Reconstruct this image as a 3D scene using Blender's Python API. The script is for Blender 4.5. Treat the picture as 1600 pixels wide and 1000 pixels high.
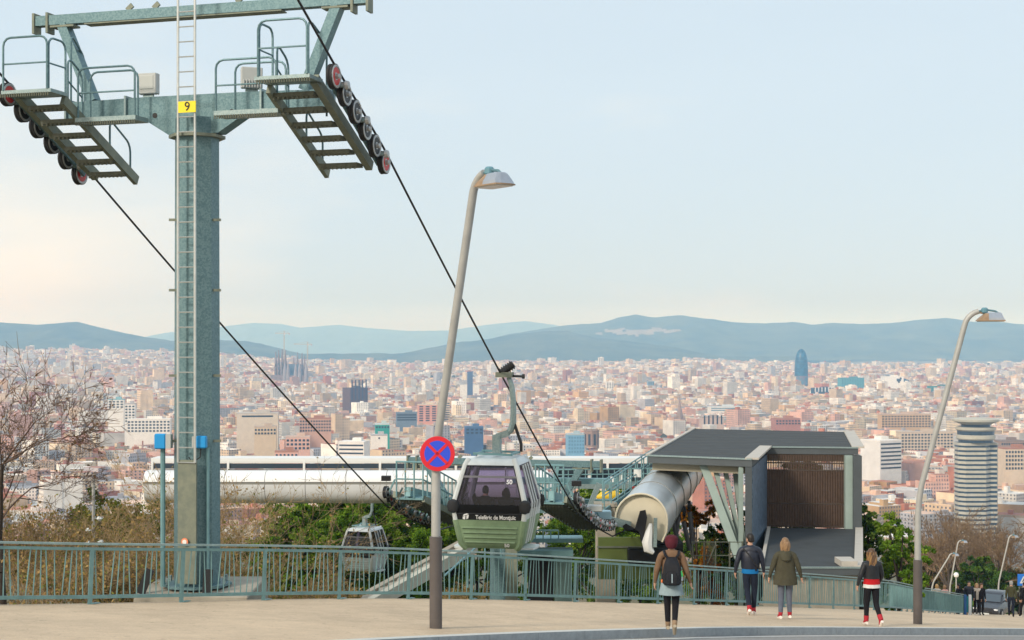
import bpy, bmesh, math, random
import numpy as np
from mathutils import Vector, Matrix

for o in list(bpy.data.objects): bpy.data.objects.remove(o)
SC = bpy.context.scene
COL = SC.collection
R = math.radians

# ---------------------------------------------------------------- camera
F = 2300.0; HZ = 542.0; H = 6.0          # focal length in photo pixels, eye-level row, eye height
cam_d = bpy.data.cameras.new('camera'); cam = bpy.data.objects.new('camera', cam_d); COL.objects.link(cam)
cam.location = (0, 0, H); cam.rotation_euler = (R(90), 0, 0)
cam_d.sensor_width = 36; cam_d.lens = 36*F/1600; cam_d.shift_y = (HZ-500)/1600
cam_d.clip_start = 0.3; cam_d.clip_end = 60000
SC.camera = cam

# ---------------------------------------------------------------- light
SUN_AZ, SUN_EL = R(-140), R(32)           # azimuth from +Y, clockwise positive
sdir = Vector((math.sin(SUN_AZ)*math.cos(SUN_EL), math.cos(SUN_AZ)*math.cos(SUN_EL), math.sin(SUN_EL)))
sl = bpy.data.lights.new('sun', 'SUN'); sl.energy = 2.0; sl.angle = R(10); sl.color = (1.0, 0.9, 0.76)
so = bpy.data.objects.new('sun', sl); COL.objects.link(so)
so.rotation_euler = sdir.to_track_quat('Z', 'Y').to_euler(); so.location = (-40, -30, 60)

w = bpy.data.worlds.new('World'); SC.world = w; w.use_nodes = True
nt = w.node_tree; nt.nodes.clear()
def N(t, **k):
    n = nt.nodes.new(t)
    for a, b in k.items(): setattr(n, a, b)
    return n
out = N('ShaderNodeOutputWorld'); bg = N('ShaderNodeBackground'); bg2 = N('ShaderNodeBackground'); mixs = N('ShaderNodeMixShader')
sky = N('ShaderNodeTexSky'); sky.sky_type = 'NISHITA'; sky.sun_disc = False
sky.sun_elevation = SUN_EL; sky.sun_rotation = SUN_AZ; sky.altitude = 150; sky.dust_density = 2.0
bg.inputs[1].default_value = 0.085
nt.links.new(sky.outputs[0], bg.inputs[0])
# thin overcast: a pale veil, warmer towards the sun and the horizon
tc = N('ShaderNodeTexCoord'); sep = N('ShaderNodeSeparateXYZ'); nt.links.new(tc.outputs['Generated'], sep.inputs[0])
def M(op, a, b=None, c=None, clamp=False):
    n = N('ShaderNodeMath', operation=op); n.use_clamp = clamp
    for i, v in enumerate((a, b, c)):
        if v is None: continue
        if isinstance(v, (int, float)): n.inputs[i].default_value = v
        else: nt.links.new(v, n.inputs[i])
    return n.outputs[0]
mapn = N('ShaderNodeMapping'); mapn.inputs['Scale'].default_value = (1.2, 1.2, 4.5); nt.links.new(tc.outputs['Generated'], mapn.inputs[0])
noi = N('ShaderNodeTexNoise'); noi.inputs['Scale'].default_value = 2.2; noi.inputs['Detail'].default_value = 5; noi.inputs['Roughness'].default_value = 0.5
nt.links.new(mapn.outputs[0], noi.inputs['Vector'])
side = M('ADD', M('MULTIPLY', sep.outputs[0], math.sin(SUN_AZ)), M('MULTIPLY', sep.outputs[1], math.cos(SUN_AZ)))
warm = M('ADD', M('MULTIPLY', side, 1.3), 1.18)
warm = M('SUBTRACT', warm, M('MULTIPLY', sep.outputs[2], 2.3))
warm = M('ADD', warm, M('MULTIPLY', M('SUBTRACT', noi.outputs[0], 0.5), 2.4), clamp=True)
mc = N('ShaderNodeMix', data_type='RGBA')
mc.inputs[6].default_value = (0.60, 0.71, 0.81, 1); mc.inputs[7].default_value = (0.95, 0.88, 0.75, 1)
nt.links.new(warm, mc.inputs[0]); nt.links.new(mc.outputs[2], bg2.inputs[0]); bg2.inputs[1].default_value = 0.83
nt.links.new(M('MULTIPLY_ADD', noi.outputs[0], 0.25, 0.8, clamp=True), mixs.inputs[0])
nt.links.new(bg.outputs[0], mixs.inputs[1]); nt.links.new(bg2.outputs[0], mixs.inputs[2]); nt.links.new(mixs.outputs[0], out.inputs[0])

SC.view_settings.view_transform = 'Standard'; SC.view_settings.look = 'None'
SC.view_settings.gamma = 1; SC.view_settings.exposure = 0.5
SC.cycles.max_bounces = 6; SC.cycles.diffuse_bounces = 2; SC.cycles.glossy_bounces = 2; SC.cycles.volume_bounces = 1
SC.cycles.transparent_max_bounces = 12; SC.cycles.use_denoising = True

# ---------------------------------------------------------------- helpers
def P(px, py, Y):
    """photo pixel at a chosen distance -> point"""
    return Vector(((px-800)/F*Y, Y, H-(py-HZ)/F*Y))

MATS = {}
def mat(name, color, rough=0.6, metal=0.0, var=0.0, scale=6.0, bump=0.0, col2=None, kind='noise', attr=False, spec=0.4, detail=4):
    if name in MATS: return MATS[name]
    m = bpy.data.materials.new(name); m.use_nodes = True; t = m.node_tree; b = t.nodes['Principled BSDF']
    b.inputs['Roughness'].default_value = rough; b.inputs['Metallic'].default_value = metal
    b.inputs['Specular IOR Level'].default_value = spec
    c = (*color, 1)
    b.inputs['Base Color'].default_value = c
    src = None
    if attr:
        a = t.nodes.new('ShaderNodeAttribute'); a.attribute_name = 'Col'; src = a.outputs['Color']
        t.links.new(src, b.inputs['Base Color'])
    if var or col2 or bump:
        g = t.nodes.new('ShaderNodeTexCoord')
        n = t.nodes.new('ShaderNodeTexVoronoi' if kind == 'voronoi' else 'ShaderNodeTexNoise'); n.inputs['Scale'].default_value = scale
        if kind == 'noise': n.inputs['Detail'].default_value = detail; n.inputs['Roughness'].default_value = 0.65
        t.links.new(g.outputs['Object'], n.inputs['Vector'])
        fac = n.outputs['Color' if kind == 'voronoi' else 0]
        if kind == 'voronoi':
            bw = t.nodes.new('ShaderNodeRGBToBW'); t.links.new(fac, bw.inputs[0]); fac = bw.outputs[0]
        rp = t.nodes.new('ShaderNodeMapRange'); rp.inputs[1].default_value = 0.3; rp.inputs[2].default_value = 0.7
        t.links.new(fac, rp.inputs[0])
        mx = t.nodes.new('ShaderNodeMix'); mx.data_type = 'RGBA'; t.links.new(rp.outputs[0], mx.inputs[0])
        if src:
            mx.blend_type = 'MULTIPLY'; t.links.new(src, mx.inputs[6]); mx.inputs[7].default_value = (1-var, 1-var, 1-var, 1)
        else:
            c2 = col2 or tuple(x*(1-var) for x in color)
            mx.inputs[6].default_value = c; mx.inputs[7].default_value = (*c2, 1)
        t.links.new(mx.outputs[2], b.inputs['Base Color'])
        if bump:
            bp = t.nodes.new('ShaderNodeBump'); bp.inputs['Strength'].default_value = bump; bp.inputs['Distance'].default_value = 0.02
            t.links.new(fac, bp.inputs['Height']); t.links.new(bp.outputs[0], b.inputs['Normal'])
    MATS[name] = m
    return m

class MB:
    def __init__(s): s.v = []; s.f = []; s.m = []; s.k = 0
    def mi(s, k): s.k = k; return s
    def add(s, vs, fs):
        o = len(s.v); s.v += [tuple(v) for v in vs]; s.f += [tuple(i+o for i in f) for f in fs]; s.m += [s.k]*len(fs); return s
    def box(s, c, size, rz=0.0):
        a, b, h = size[0]/2, size[1]/2, size[2]/2; cs, sn = math.cos(rz), math.sin(rz)
        vs = []
        for z in (-h, h):
            for x, y in ((-a, -b), (a, -b), (a, b), (-a, b)):
                vs.append((c[0]+x*cs-y*sn, c[1]+x*sn+y*cs, c[2]+z))
        return s.add(vs, [(3,2,1,0),(4,5,6,7),(0,1,5,4),(1,2,6,5),(2,3,7,6),(3,0,4,7)])
    def hexa(s, b4, t4):
        return s.add(list(b4)+list(t4), [(3,2,1,0),(4,5,6,7),(0,1,5,4),(1,2,6,5),(2,3,7,6),(3,0,4,7)])
    def bar(s, p, q, w, h=None, up=(0, 0, 1)):
        p = Vector(p); q = Vector(q); h = h or w; d = (q-p).normalized(); u = Vector(up)
        if abs(d.dot(u)) > 0.98: u = Vector((0, 1, 0))
        sx = d.cross(u).normalized()*(w/2); sy = sx.cross(d).normalized()*(h/2)
        return s.hexa([p-sx-sy, p+sx-sy, p+sx+sy, p-sx+sy], [q-sx-sy, q+sx-sy, q+sx+sy, q-sx+sy])
    def tube(s, pts, r, n=8, caps=True):
        pts = [Vector(p) for p in pts]; k = len(pts); rr = r if isinstance(r, (list, tuple)) else [r]*k
        o = len(s.v); ref = None
        for i, p in enumerate(pts):
            d = (pts[min(i+1, k-1)]-pts[max(i-1, 0)]).normalized()
            if ref is None:
                ref = Vector((0, 0, 1)) if abs(d.z) < 0.9 else Vector((1, 0, 0))
            a = (ref-d*ref.dot(d)).normalized(); b = d.cross(a); ref = a
            for j in range(n):
                t = 2*math.pi*j/n
                s.v.append(tuple(p+(a*math.cos(t)+b*math.sin(t))*rr[i]))
        for i in range(k-1):
            for j in range(n):
                s.f.append((o+i*n+j, o+i*n+(j+1) % n, o+(i+1)*n+(j+1) % n, o+(i+1)*n+j)); s.m.append(s.k)
        if caps:
            s.f.append(tuple(o+j for j in reversed(range(n)))); s.m.append(s.k)
            s.f.append(tuple(o+(k-1)*n+j for j in range(n))); s.m.append(s.k)
        return s
    def rings(s, rings, closed=True, caps=True):
        n = len(rings[0]); o = len(s.v)
        for r in rings: s.v += [tuple(p) for p in r]
        for i in range(len(rings)-1):
            for j in range(n if closed else n-1):
                s.f.append((o+i*n+j, o+i*n+(j+1) % n, o+(i+1)*n+(j+1) % n, o+(i+1)*n+j)); s.m.append(s.k)
        if caps and closed:
            s.f.append(tuple(o+j for j in reversed(range(n)))); s.m.append(s.k)
            s.f.append(tuple(o+(len(rings)-1)*n+j for j in range(n))); s.m.append(s.k)
        return s
    def lathe(s, prof, c, n=16, sx=1.0, sy=1.0, caps=True):
        return s.rings([[(c[0]+r*sx*math.cos(2*math.pi*j/n), c[1]+r*sy*math.sin(2*math.pi*j/n), c[2]+z) for j in range(n)] for r, z in prof], caps=caps)
    def disc_wheel(s, c, axis, prof, n=18):
        """lathe about an axis: prof = [(radius, offset along axis)]"""
        a = Vector(axis).normalized(); u = a.orthogonal().normalized(); w_ = a.cross(u); c = Vector(c)
        return s.rings([[c+a*z+(u*math.cos(2*math.pi*j/n)+w_*math.sin(2*math.pi*j/n))*r for j in range(n)] for r, z in prof])
    def xf(s, mtx, start=0):
        for i in range(start, len(s.v)): s.v[i] = tuple(mtx @ Vector(s.v[i]))
        return s
    def build(s, name, mats, parent=None, smooth=False, bevel=0.0, kind=None):
        me = bpy.data.meshes.new(name)
        off = Vector(ORG.get(parent.name, (0, 0, 0))) if parent else Vector((0, 0, 0))
        me.from_pydata([(v[0]-off.x, v[1]-off.y, v[2]-off.z) for v in s.v], [], s.f)
        bm = bmesh.new(); bm.from_mesh(me)
        for f, k in zip(bm.faces, s.m): f.material_index = k
        bmesh.ops.recalc_face_normals(bm, faces=bm.faces[:])
        if bevel:
            bmesh.ops.remove_doubles(bm, verts=bm.verts[:], dist=1e-5)
            bmesh.ops.bevel(bm, geom=[e for e in bm.edges if len(e.link_faces) == 2 and e.calc_face_angle(0) > 0.6], offset=bevel, segments=1, affect='EDGES', clamp_overlap=True)
        bm.to_mesh(me); bm.free()
        for m in (mats if isinstance(mats, (list, tuple)) else [mats]): me.materials.append(m)
        if smooth:
            me.shade_smooth(); me.set_sharp_from_angle(angle=R(38))
        o = bpy.data.objects.new(name, me); COL.objects.link(o)
        if parent: o.parent = parent; ORG[o.name] = off
        if kind: o['kind'] = kind
        return o
ORG = {}
def root(name, loc, label, cat, group=None, rz=0.0):
    o = bpy.data.objects.new(name, None); o.empty_display_size = 0.2; COL.objects.link(o); o.location = loc
    ORG[o.name] = Vector(loc); tag(o, label, cat, group); o.rotation_euler.z = rz
    return o
def tag(o, label=None, cat=None, group=None, kind=None):
    if label: o['label'] = label
    if cat: o['category'] = cat
    if group: o['group'] = group
    if kind: o['kind'] = kind
    return o
def kids(o): return [c for c in bpy.data.objects if c.parent == o]
def copy_tree(o, parent=None):
    kid = {}
    for c in bpy.data.objects:
        if c.parent: kid.setdefault(c.parent.name, []).append(c)
    def rec(x, par):
        c = x.copy(); COL.objects.link(c); c.parent = par
        for ch in kid.get(x.name, []): rec(ch, c)
        return c
    return rec(o, parent)
def fast_mesh(name, verts, quads, mats, cols=None, uvs=None, smooth=False, fm=None):
    """verts (N,3), quads (M,4) numpy; cols (M,3) per face; uvs (M,4,2)"""
    me = bpy.data.meshes.new(name); n, m = len(verts), len(quads); k = quads.shape[1]
    me.vertices.add(n); me.vertices.foreach_set('co', np.asarray(verts, np.float32).ravel())
    me.loops.add(m*k); me.loops.foreach_set('vertex_index', np.asarray(quads, np.int32).ravel())
    me.polygons.add(m); me.polygons.foreach_set('loop_start', np.arange(0, m*k, k, dtype=np.int32))
    me.polygons.foreach_set('loop_total', np.full(m, k, np.int32))
    if fm is not None: me.polygons.foreach_set('material_index', np.asarray(fm, np.int32))
    me.polygons.foreach_set('use_smooth', np.full(m, smooth, bool))
    me.update(calc_edges=True)
    if cols is not None:
        a = me.attributes.new('Col', 'FLOAT_COLOR', 'CORNER')
        c4 = np.ones((m, k, 4), np.float32); c4[:, :, :3] = np.asarray(cols)[:, None, :]
        a.data.foreach_set('color', c4.ravel())
    if uvs is not None:
        u = me.uv_layers.new(name='UVMap'); u.data.foreach_set('uv', np.asarray(uvs, np.float32).ravel())
    for x in (mats if isinstance(mats, (list, tuple)) else [mats]): me.materials.append(x)
    return me
def link(name, me, parent=None):
    o = bpy.data.objects.new(name, me); COL.objects.link(o)
    if parent: o.parent = parent
    return o
def interp(x, pts):
    return np.interp(x, [p[0] for p in pts], [p[1] for p in pts])
def vnoise(x, y, seed=0, octaves=4):
    """cheap smooth value noise, vectorised"""
    x = np.asarray(x, float); y = np.asarray(y, float); t = np.zeros_like(x); amp = 1.0; tot = 0
    for o in range(octaves):
        xi = np.floor(x).astype(np.int64); yi = np.floor(y).astype(np.int64); fx = x-xi; fy = y-yi
        fx = fx*fx*(3-2*fx); fy = fy*fy*(3-2*fy)
        def h(a, b):
            v = np.sin(a*127.1+b*311.7+seed*74.7+o*19.19)*43758.5453
            return v-np.floor(v)
        t += amp*((h(xi, yi)*(1-fx)+h(xi+1, yi)*fx)*(1-fy)+(h(xi, yi+1)*(1-fx)+h(xi+1, yi+1)*fx)*fy-0.5); tot += amp
        x = x*2.03; y = y*2.03; amp *= 0.5
    return t/tot
# ================================================================ land
# drop below eye level of the paved slope, a thin-plate fit through measured spots
GP = [(-7.26,25.3,4.455),(-5.97,26.6,4.615),(-4.72,27.9,4.79),(-3.43,29.2,4.99),(-2.15,30.5,5.21),(-.885,31.8,5.45),(1.49,34.6,6.0),(2.68,36.1,6.29),
      (4.88,39,6.83),(7.07,42,7.41),(10.1,46.3,8.24),(12.9,50.5,9.04),(16.6,60,10.83),(22.9,74.6,13.6),
      (-1.2,23,4.41),(9.07,32.9,6.19),(2.66,24.5,4.79),(5.31,33.0,6.0),(5.9,31.8,5.88),(7.58,30.7,5.84),(25,73,13.4),(43,128,23.3),
      (-6,17.2,3.43),(-12,20,3.6),(0,0,1.65),(-6,5,1.95),(8,8,2.95),(30,40,8.4),(45,80,15.2),(15,20,4.55),(70,128,24.0)]
_A = np.array(GP, float)
def _U(r2): return np.where(r2 > 1e-9, r2*np.log(np.maximum(r2, 1e-9)), 0)
_n = len(_A); _K = _U(((_A[:, None, :2]-_A[None, :, :2])**2).sum(-1))+np.eye(_n)*60
_L = np.zeros((_n+3, _n+3)); _L[:_n, :_n] = _K; _L[:_n, _n] = 1; _L[:_n, _n+1:] = _A[:, :2]; _L[_n, :_n] = 1; _L[_n+1:, :_n] = _A[:, :2].T
_S = np.linalg.solve(_L, np.concatenate([_A[:, 2], [0, 0, 0]]))
def G(x, y):
    """height of the paved slope"""
    x = np.asarray(x, float); y = np.asarray(y, float)
    r2 = (x[..., None]-_A[:, 0])**2+(y[..., None]-_A[:, 1])**2
    return H-(_U(r2) @ _S[:_n]+_S[_n]+_S[_n+1]*x+_S[_n+2]*y)
FENCE = [(-16.4,16.2),(-7.26,25.3),(-5.97,26.6),(-4.72,27.9),(-3.43,29.2),(-2.15,30.5),(-.885,31.8),(1.49,34.6),(2.68,36.1),(4.88,39),(7.07,42),(10.1,46.3),(12.9,50.5),(16.6,60),(22.9,74.6)]
def yf(x): return np.interp(x, [-60]+[p[0] for p in FENCE]+[24.5, 60], [-28]+[p[1] for p in FENCE]+[84, 340])
HS = [(0,3.2),(20,4.2),(25,4.95),(30,5.75),(35,6.7),(45,8.6),(60,11.2),(80,15.0),(120,22.5),(200,34),(500,79),(1000,141)]
def hill_z(x, y):
    x = np.asarray(x, float); y = np.asarray(y, float)
    r = np.hypot(x*0.4, y)
    z = H-interp(r, HS)-0.02*np.maximum(x-6, 0)+vnoise(x/9, y/9, 3)*np.clip((y-30)/60, 0, 1)*1.2
    return z
def city_drop(x, y):
    a = np.clip(np.asarray(x, float)/np.maximum(y, 1), -0.5, 0.5)
    d7 = np.interp(a, [-.36,-.28,-.2,-.14,-.05,0,.1,.2,.36], [30,24,50,84,95,92,84,98,98])
    d = np.interp(np.minimum(y, 7600), [900,2000,3500,4500,7600], [0,.06,.25,.42,1])
    return 141+(d7-141)*d
def city_z(x, y): return H-city_drop(x, y)+vnoise(np.asarray(x)/500, np.asarray(y)/500, 9, 3)*np.clip((np.asarray(y)-3500)/4000, 0, 1)*30

ASPH = mat('asphalt', (.30,.285,.27), .85, var=.35, scale=14, bump=.3)
def paving():
    m = bpy.data.materials.new('beige_paving'); m.use_nodes = True; t = m.node_tree; b = t.nodes['Principled BSDF']; b.inputs['Roughness'].default_value = .88; b.inputs['Specular IOR Level'].default_value = .25
    g = t.nodes.new('ShaderNodeTexCoord'); col = None
    def noise(sc, det, lo, hi, a, c):
        n = t.nodes.new('ShaderNodeTexNoise'); n.inputs['Scale'].default_value = sc; n.inputs['Detail'].default_value = det; n.inputs['Roughness'].default_value = .7; t.links.new(g.outputs['Object'], n.inputs['Vector'])
        r_ = t.nodes.new('ShaderNodeMapRange'); r_.inputs[1].default_value = lo; r_.inputs[2].default_value = hi; r_.inputs[3].default_value = a; r_.inputs[4].default_value = c; t.links.new(n.outputs[0], r_.inputs[0]); return n.outputs[0], r_.outputs[0]
    base = t.nodes.new('ShaderNodeRGB'); base.outputs[0].default_value = (.60,.465,.325,1); cur = base.outputs[0]
    for sc, det, lo, hi, a, c in ((.32,6,.35,.62,.86,1.06),(1.7,8,.34,.6,.92,1.04),(38,4,.3,.7,.82,1.14),(6,2,.62,.72,1.0,.72)):
        h, f = noise(sc, det, lo, hi, a, c); v = t.nodes.new('ShaderNodeVectorMath'); v.operation = 'SCALE'; t.links.new(cur, v.inputs[0]); t.links.new(f, v.inputs['Scale']); cur = v.outputs[0]
        if sc == 38: bp = t.nodes.new('ShaderNodeBump'); bp.inputs['Strength'].default_value = .5; bp.inputs['Distance'].default_value = .01; t.links.new(h, bp.inputs['Height']); t.links.new(bp.outputs[0], b.inputs['Normal'])
    vo = t.nodes.new('ShaderNodeTexVoronoi'); vo.feature = 'DISTANCE_TO_EDGE'; vo.inputs['Scale'].default_value = .28; n2 = t.nodes.new('ShaderNodeTexNoise'); n2.inputs['Scale'].default_value = 1.1; n2.inputs['Detail'].default_value = 5
    ad = t.nodes.new('ShaderNodeVectorMath'); ad.operation = 'MULTIPLY_ADD'; ad.inputs[1].default_value = (1.6,1.6,1.6); t.links.new(g.outputs['Object'], n2.inputs['Vector']); t.links.new(n2.outputs['Color'], ad.inputs[0]); t.links.new(g.outputs['Object'], ad.inputs[2]); t.links.new(ad.outputs[0], vo.inputs['Vector'])
    cr = t.nodes.new('ShaderNodeMapRange'); cr.inputs[1].default_value = .0; cr.inputs[2].default_value = .008; cr.inputs[3].default_value = .86; cr.inputs[4].default_value = 1; t.links.new(vo.outputs['Distance'], cr.inputs[0])
    v = t.nodes.new('ShaderNodeVectorMath'); v.operation = 'SCALE'; t.links.new(cur, v.inputs[0]); t.links.new(cr.outputs[0], v.inputs['Scale']); t.links.new(v.outputs[0], b.inputs['Base Color'])
    return m
SIDE = paving()
KERB = mat('granite_kerb', (.33,.37,.40), .75, var=.25, scale=9, bump=.2)
KERBT = mat('kerb_top_pale', (.62,.62,.58), .7, var=.2, scale=20)  # paler tone for the upper faces of the kerb stones
WLINE = mat('road_line_paint', (.75,.74,.70), .7, var=.2, scale=12)
EARTH = mat('dry_hillside', (.17,.125,.075), .95, col2=(.075,.095,.03), scale=.35, bump=.5)
CITYG = mat('city_ground', (.24,.22,.21), .95, col2=(.14,.14,.12), scale=.01)

KPX = [(-900,30.0,None)]
# kerb line on the slope (x, y) : curves away to the right
def kerb_pts():
    pts = []
    for px, py in ((430,1007),(549,1000.5),(620,996.5),(700,993),(800,989.5),(912,985.3),(1025,982),(1150,980.5),(1280,980),(1450,981),(1600,982.5)):
        phi = (py-HZ)/F; ys = np.linspace(12, 60, 2400); xs = (px-800)/F*ys
        f = (H-G(xs, ys))/ys-phi
        k = np.where((f[:-1] > 0) & (f[1:] <= 0))[0]
        if len(k): pts.append((px, float(xs[k[0]]), float(ys[k[0]])))
    return pts
KP = kerb_pts()
KC = np.polyfit([p[1] for p in KP], [p[2] for p in KP], 3)
print('KERB', [(p[0], round(p[1], 1), round(p[2], 1)) for p in KP])
KX0, KX1 = KP[0][1], KP[-1][1]
def kerb_y(x):
    x = np.asarray(x, float); xc = np.clip(x, KX0, KX1+1); y = np.polyval(KC, xc)
    s0 = np.polyval(np.polyder(KC), KX0); s1 = max(0.3, np.polyval(np.polyder(KC), KX1))
    return y+np.where(x < KX0, (x-KX0)*max(s0, 1.2), 0)+np.where(x > KX1+1, (x-KX1-1)*s1, 0)

def sheet(name, cells, zf, m, parent=None, kind='structure'):
    vs = {}; V = []; Q = []
    for c in cells:
        q = []
        for p in c:
            k = (round(p[0], 4), round(p[1], 4))
            if k not in vs: vs[k] = len(V); V.append(k)
            q.append(vs[k])
        Q.append(q)
    V = np.array(V, float); z = zf(V[:, 0], V[:, 1])
    me = fast_mesh(name, np.column_stack([V, z]), np.array(Q), m, smooth=True)
    o = link(name, me, parent)
    if kind: o['kind'] = kind
    return o
# pavement: strip between kerb (plus its 0.3 m stone) and the fence edge, columns in x
xs = np.concatenate([np.arange(-40, -16, 4.0), np.arange(-16, 26, .8), np.arange(26, 100, 6.0)])
def strip(xs, f0, f1, n):
    cells = []
    for i in range(len(xs)-1):
        a, b = xs[i], xs[i+1]
        for j in range(n):
            def pt(x, t): y0, y1 = float(f0(x)), float(f1(x)); return (x, y0+(y1-y0)*t)
            cells.append([pt(a, j/n), pt(b, j/n), pt(b, (j+1)/n), pt(a, (j+1)/n)])
    return cells
far_edge = lambda x: max(float(yf(x))+.35 if x < 22.9 else 150.0, float(kerb_y(x))+1)
sheet('pavement', strip(xs, lambda x: float(kerb_y(x))+.02, far_edge, 26), lambda x, y: G(x, y), SIDE)
sheet('road', strip(xs, lambda x: -30.0, lambda x: float(kerb_y(x))-.05, 30), lambda x, y: G(x, y)-.14, ASPH)
# painted edge line on the road
sheet('road_edge_line', strip(np.arange(-3, 40, .8), lambda x: float(kerb_y(x))-.62, lambda x: float(kerb_y(x))-.44, 1), lambda x, y: G(x, y)-.135, WLINE)
# kerb of separate stones
kerb = bpy.data.objects.new('kerb', None); COL.objects.link(kerb); kerb['kind'] = 'structure'; ORG['kerb'] = Vector((0, 0, 0))
x = -9.0
while x < 40:
    sl_ = (float(kerb_y(x+.1))-float(kerb_y(x)))/.1; dx = 1.2/math.hypot(1, sl_)
    x2 = x+dx*.992
    p = Vector((x, float(kerb_y(x)), 0)); q = Vector((x2, float(kerb_y(x2)), 0)); d = (q-p).normalized(); nrm = Vector((d.y, -d.x, 0))*.11
    def gz(v, dz): return (v.x, v.y, float(G(v.x, v.y))+dz)
    mb = MB(); mb.hexa([gz(p+nrm, -.3), gz(q+nrm, -.3), gz(q-nrm, -.3), gz(p-nrm, -.3)], [gz(p+nrm, .006), gz(q+nrm, .006), gz(q-nrm, .008), gz(p-nrm, .008)])
    mb.m[1] = 1
    mb.build('kerb_stone', [KERB, KERBT], kerb)
    x += dx
# hillside below the fence, down to the city plain
def grid_cells(xs, ys): return [[(xs[i], ys[j]), (xs[i+1], ys[j]), (xs[i+1], ys[j+1]), (xs[i], ys[j+1])] for i in range(len(xs)-1) for j in range(len(ys)-1)]
hx = np.concatenate([np.linspace(-420, -40, 20), np.arange(-38, 60, 1.0), np.linspace(61, 420, 20)])
hy = np.concatenate([np.arange(-30, 10, 5.0), np.arange(10, 100, 1.0), np.linspace(102, 1000, 60)])
def hz_fn(x, y):
    z = hill_z(x, y); front = y < yf(x)+.2
    zp = G(x, y)-1.6
    road = (x > 23) & (y < 145) & (x < 100)
    z = np.where(front | road, np.minimum(z, zp), z)
    return np.where((y > 145) & (x > 20), np.minimum(z, H-.186*y*np.clip(1.4-y/900, .78, 1)), z)
sheet('hillside', grid_cells(hx, hy), hz_fn, EARTH)
# city plain
a_ = np.linspace(-.55, .55, 90); ry = np.concatenate([np.linspace(780, 3000, 30), np.linspace(3100, 12500, 60)])
cells = [[(a_[i]*ry[j], ry[j]), (a_[i+1]*ry[j], ry[j]), (a_[i+1]*ry[j+1], ry[j+1]), (a_[i]*ry[j+1], ry[j+1])] for i in range(len(a_)-1) for j in range(len(ry)-1)]
sheet('city_plain', cells, lambda x, y: city_z(x, y)-1, CITYG)

# ---------------------------------------------------------------- hills
HILLM = mat('wooded_hills', (.115,.125,.06), .95, col2=(.012,.028,.014), scale=.0035, detail=8)
QUARRY = mat('bare_rock', (.34,.29,.25), .95, var=.3, scale=.01)
def ridge(name, Y, prof, seed, depth=1500, base=70, rough=1.0):
    px = np.linspace(prof[0][0]-20, prof[-1][0]+20, 260); t = np.linspace(-1, 1, 46)
    PX, T = np.meshgrid(px, t); YY = Y+T*depth; X = (PX-800)/F*Y*(1+T*.12*0); 
    top = H-(np.interp(PX, [p[0] for p in prof], [p[1] for p in prof])-HZ)/F*Y
    hgt = np.maximum(top-(H-base), 0)
    nz = vnoise(X/650, YY/650, seed, 5); spur = 1-np.abs(vnoise(X/380+nz*1.5, YY/1100, seed+5, 4))*3.2
    fall = np.clip(1-np.abs(T)**1.25, 0, 1)
    Z = H-base-30+(hgt+30)*fall*(1-(1-fall)*.55*(1-spur)*rough)+nz*60*(1-fall)*fall*rough*2
    Z = np.minimum(Z, np.where(np.abs(T) < .04, 1e9, top-(np.abs(T))*hgt*.12))
    Z += vnoise(X/60, YY/60, seed+8, 3)*10
    n0, n1 = PX.shape; V = np.column_stack([X.ravel(), YY.ravel(), Z.ravel()])
    i = np.arange(n0-1)[:, None]*n1+np.arange(n1-1)[None, :]
    Q = np.stack([i, i+1, i+1+n1, i+n1], -1).reshape(-1, 4)
    o = link(name, fast_mesh(name, V, Q, [HILLM, QUARRY], smooth=True)); o['kind'] = 'structure'
    return o
ridge('hill_ridge', 8800, [(-260,500),(-100,508),(0,503),(60,507),(118,502),(170,515),(230,527),(268,532),(300,536),(345,531),(385,532),(410,538),(440,545),(480,556),(520,567),(570,580),(620,590)], 2, 1300, 40)
ridge('hill_ridge', 9200, [(500,588),(545,570),(590,561),(640,550),(690,540),(715,535),(760,530),(800,523),(850,517),(885,516),(930,527),(985,533),(1040,540),(1100,552),(1160,566),(1220,580)], 5, 1200, 60)
rr = ridge('hill_ridge', 11500, [(600,575),(700,545),(790,523),(850,513),(885,508),(940,504),(965,496),(992,491),(1020,496),(1062,492),(1100,497),(1140,502),(1185,505),(1240,503),(1270,507),(1300,504),(1350,506),(1400,504),(1440,499),(1478,496),(1520,503),(1550,501),(1600,507),(1700,512),(1850,520)], 11, 1700, 60)
ridge('far_hills', 19500, [(150,540),(260,520),(330,512),(400,504),(440,506),(470,512),(530,507),(570,512),(640,517),(700,516),(770,506),(820,501),(900,512),(1000,530)], 21, 2500, 60)
# an old quarry scar on the high ridge
me = rr.data; cx, cz = (990-800)/F*11500, H-(519-HZ)/F*11500
co = np.empty(len(me.vertices)*3, np.float32); me.vertices.foreach_get('co', co); co = co.reshape(-1, 3)
lv = np.empty(len(me.loops), np.int32); me.loops.foreach_get('vertex_index', lv)
fc = co[lv.reshape(-1, 4)].mean(1)
mk = (((fc[:, 0]-cx)/250+vnoise(fc[:, 0]/150, fc[:, 1]/150, 4)*1.6)**2+((fc[:, 2]-cz)/22+vnoise(fc[:, 0]/90, fc[:, 1]/90, 6)*3)**2 < 1) & (fc[:, 1] < 11500)
me.polygons.foreach_set('material_index', mk.astype(np.int32))
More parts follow.
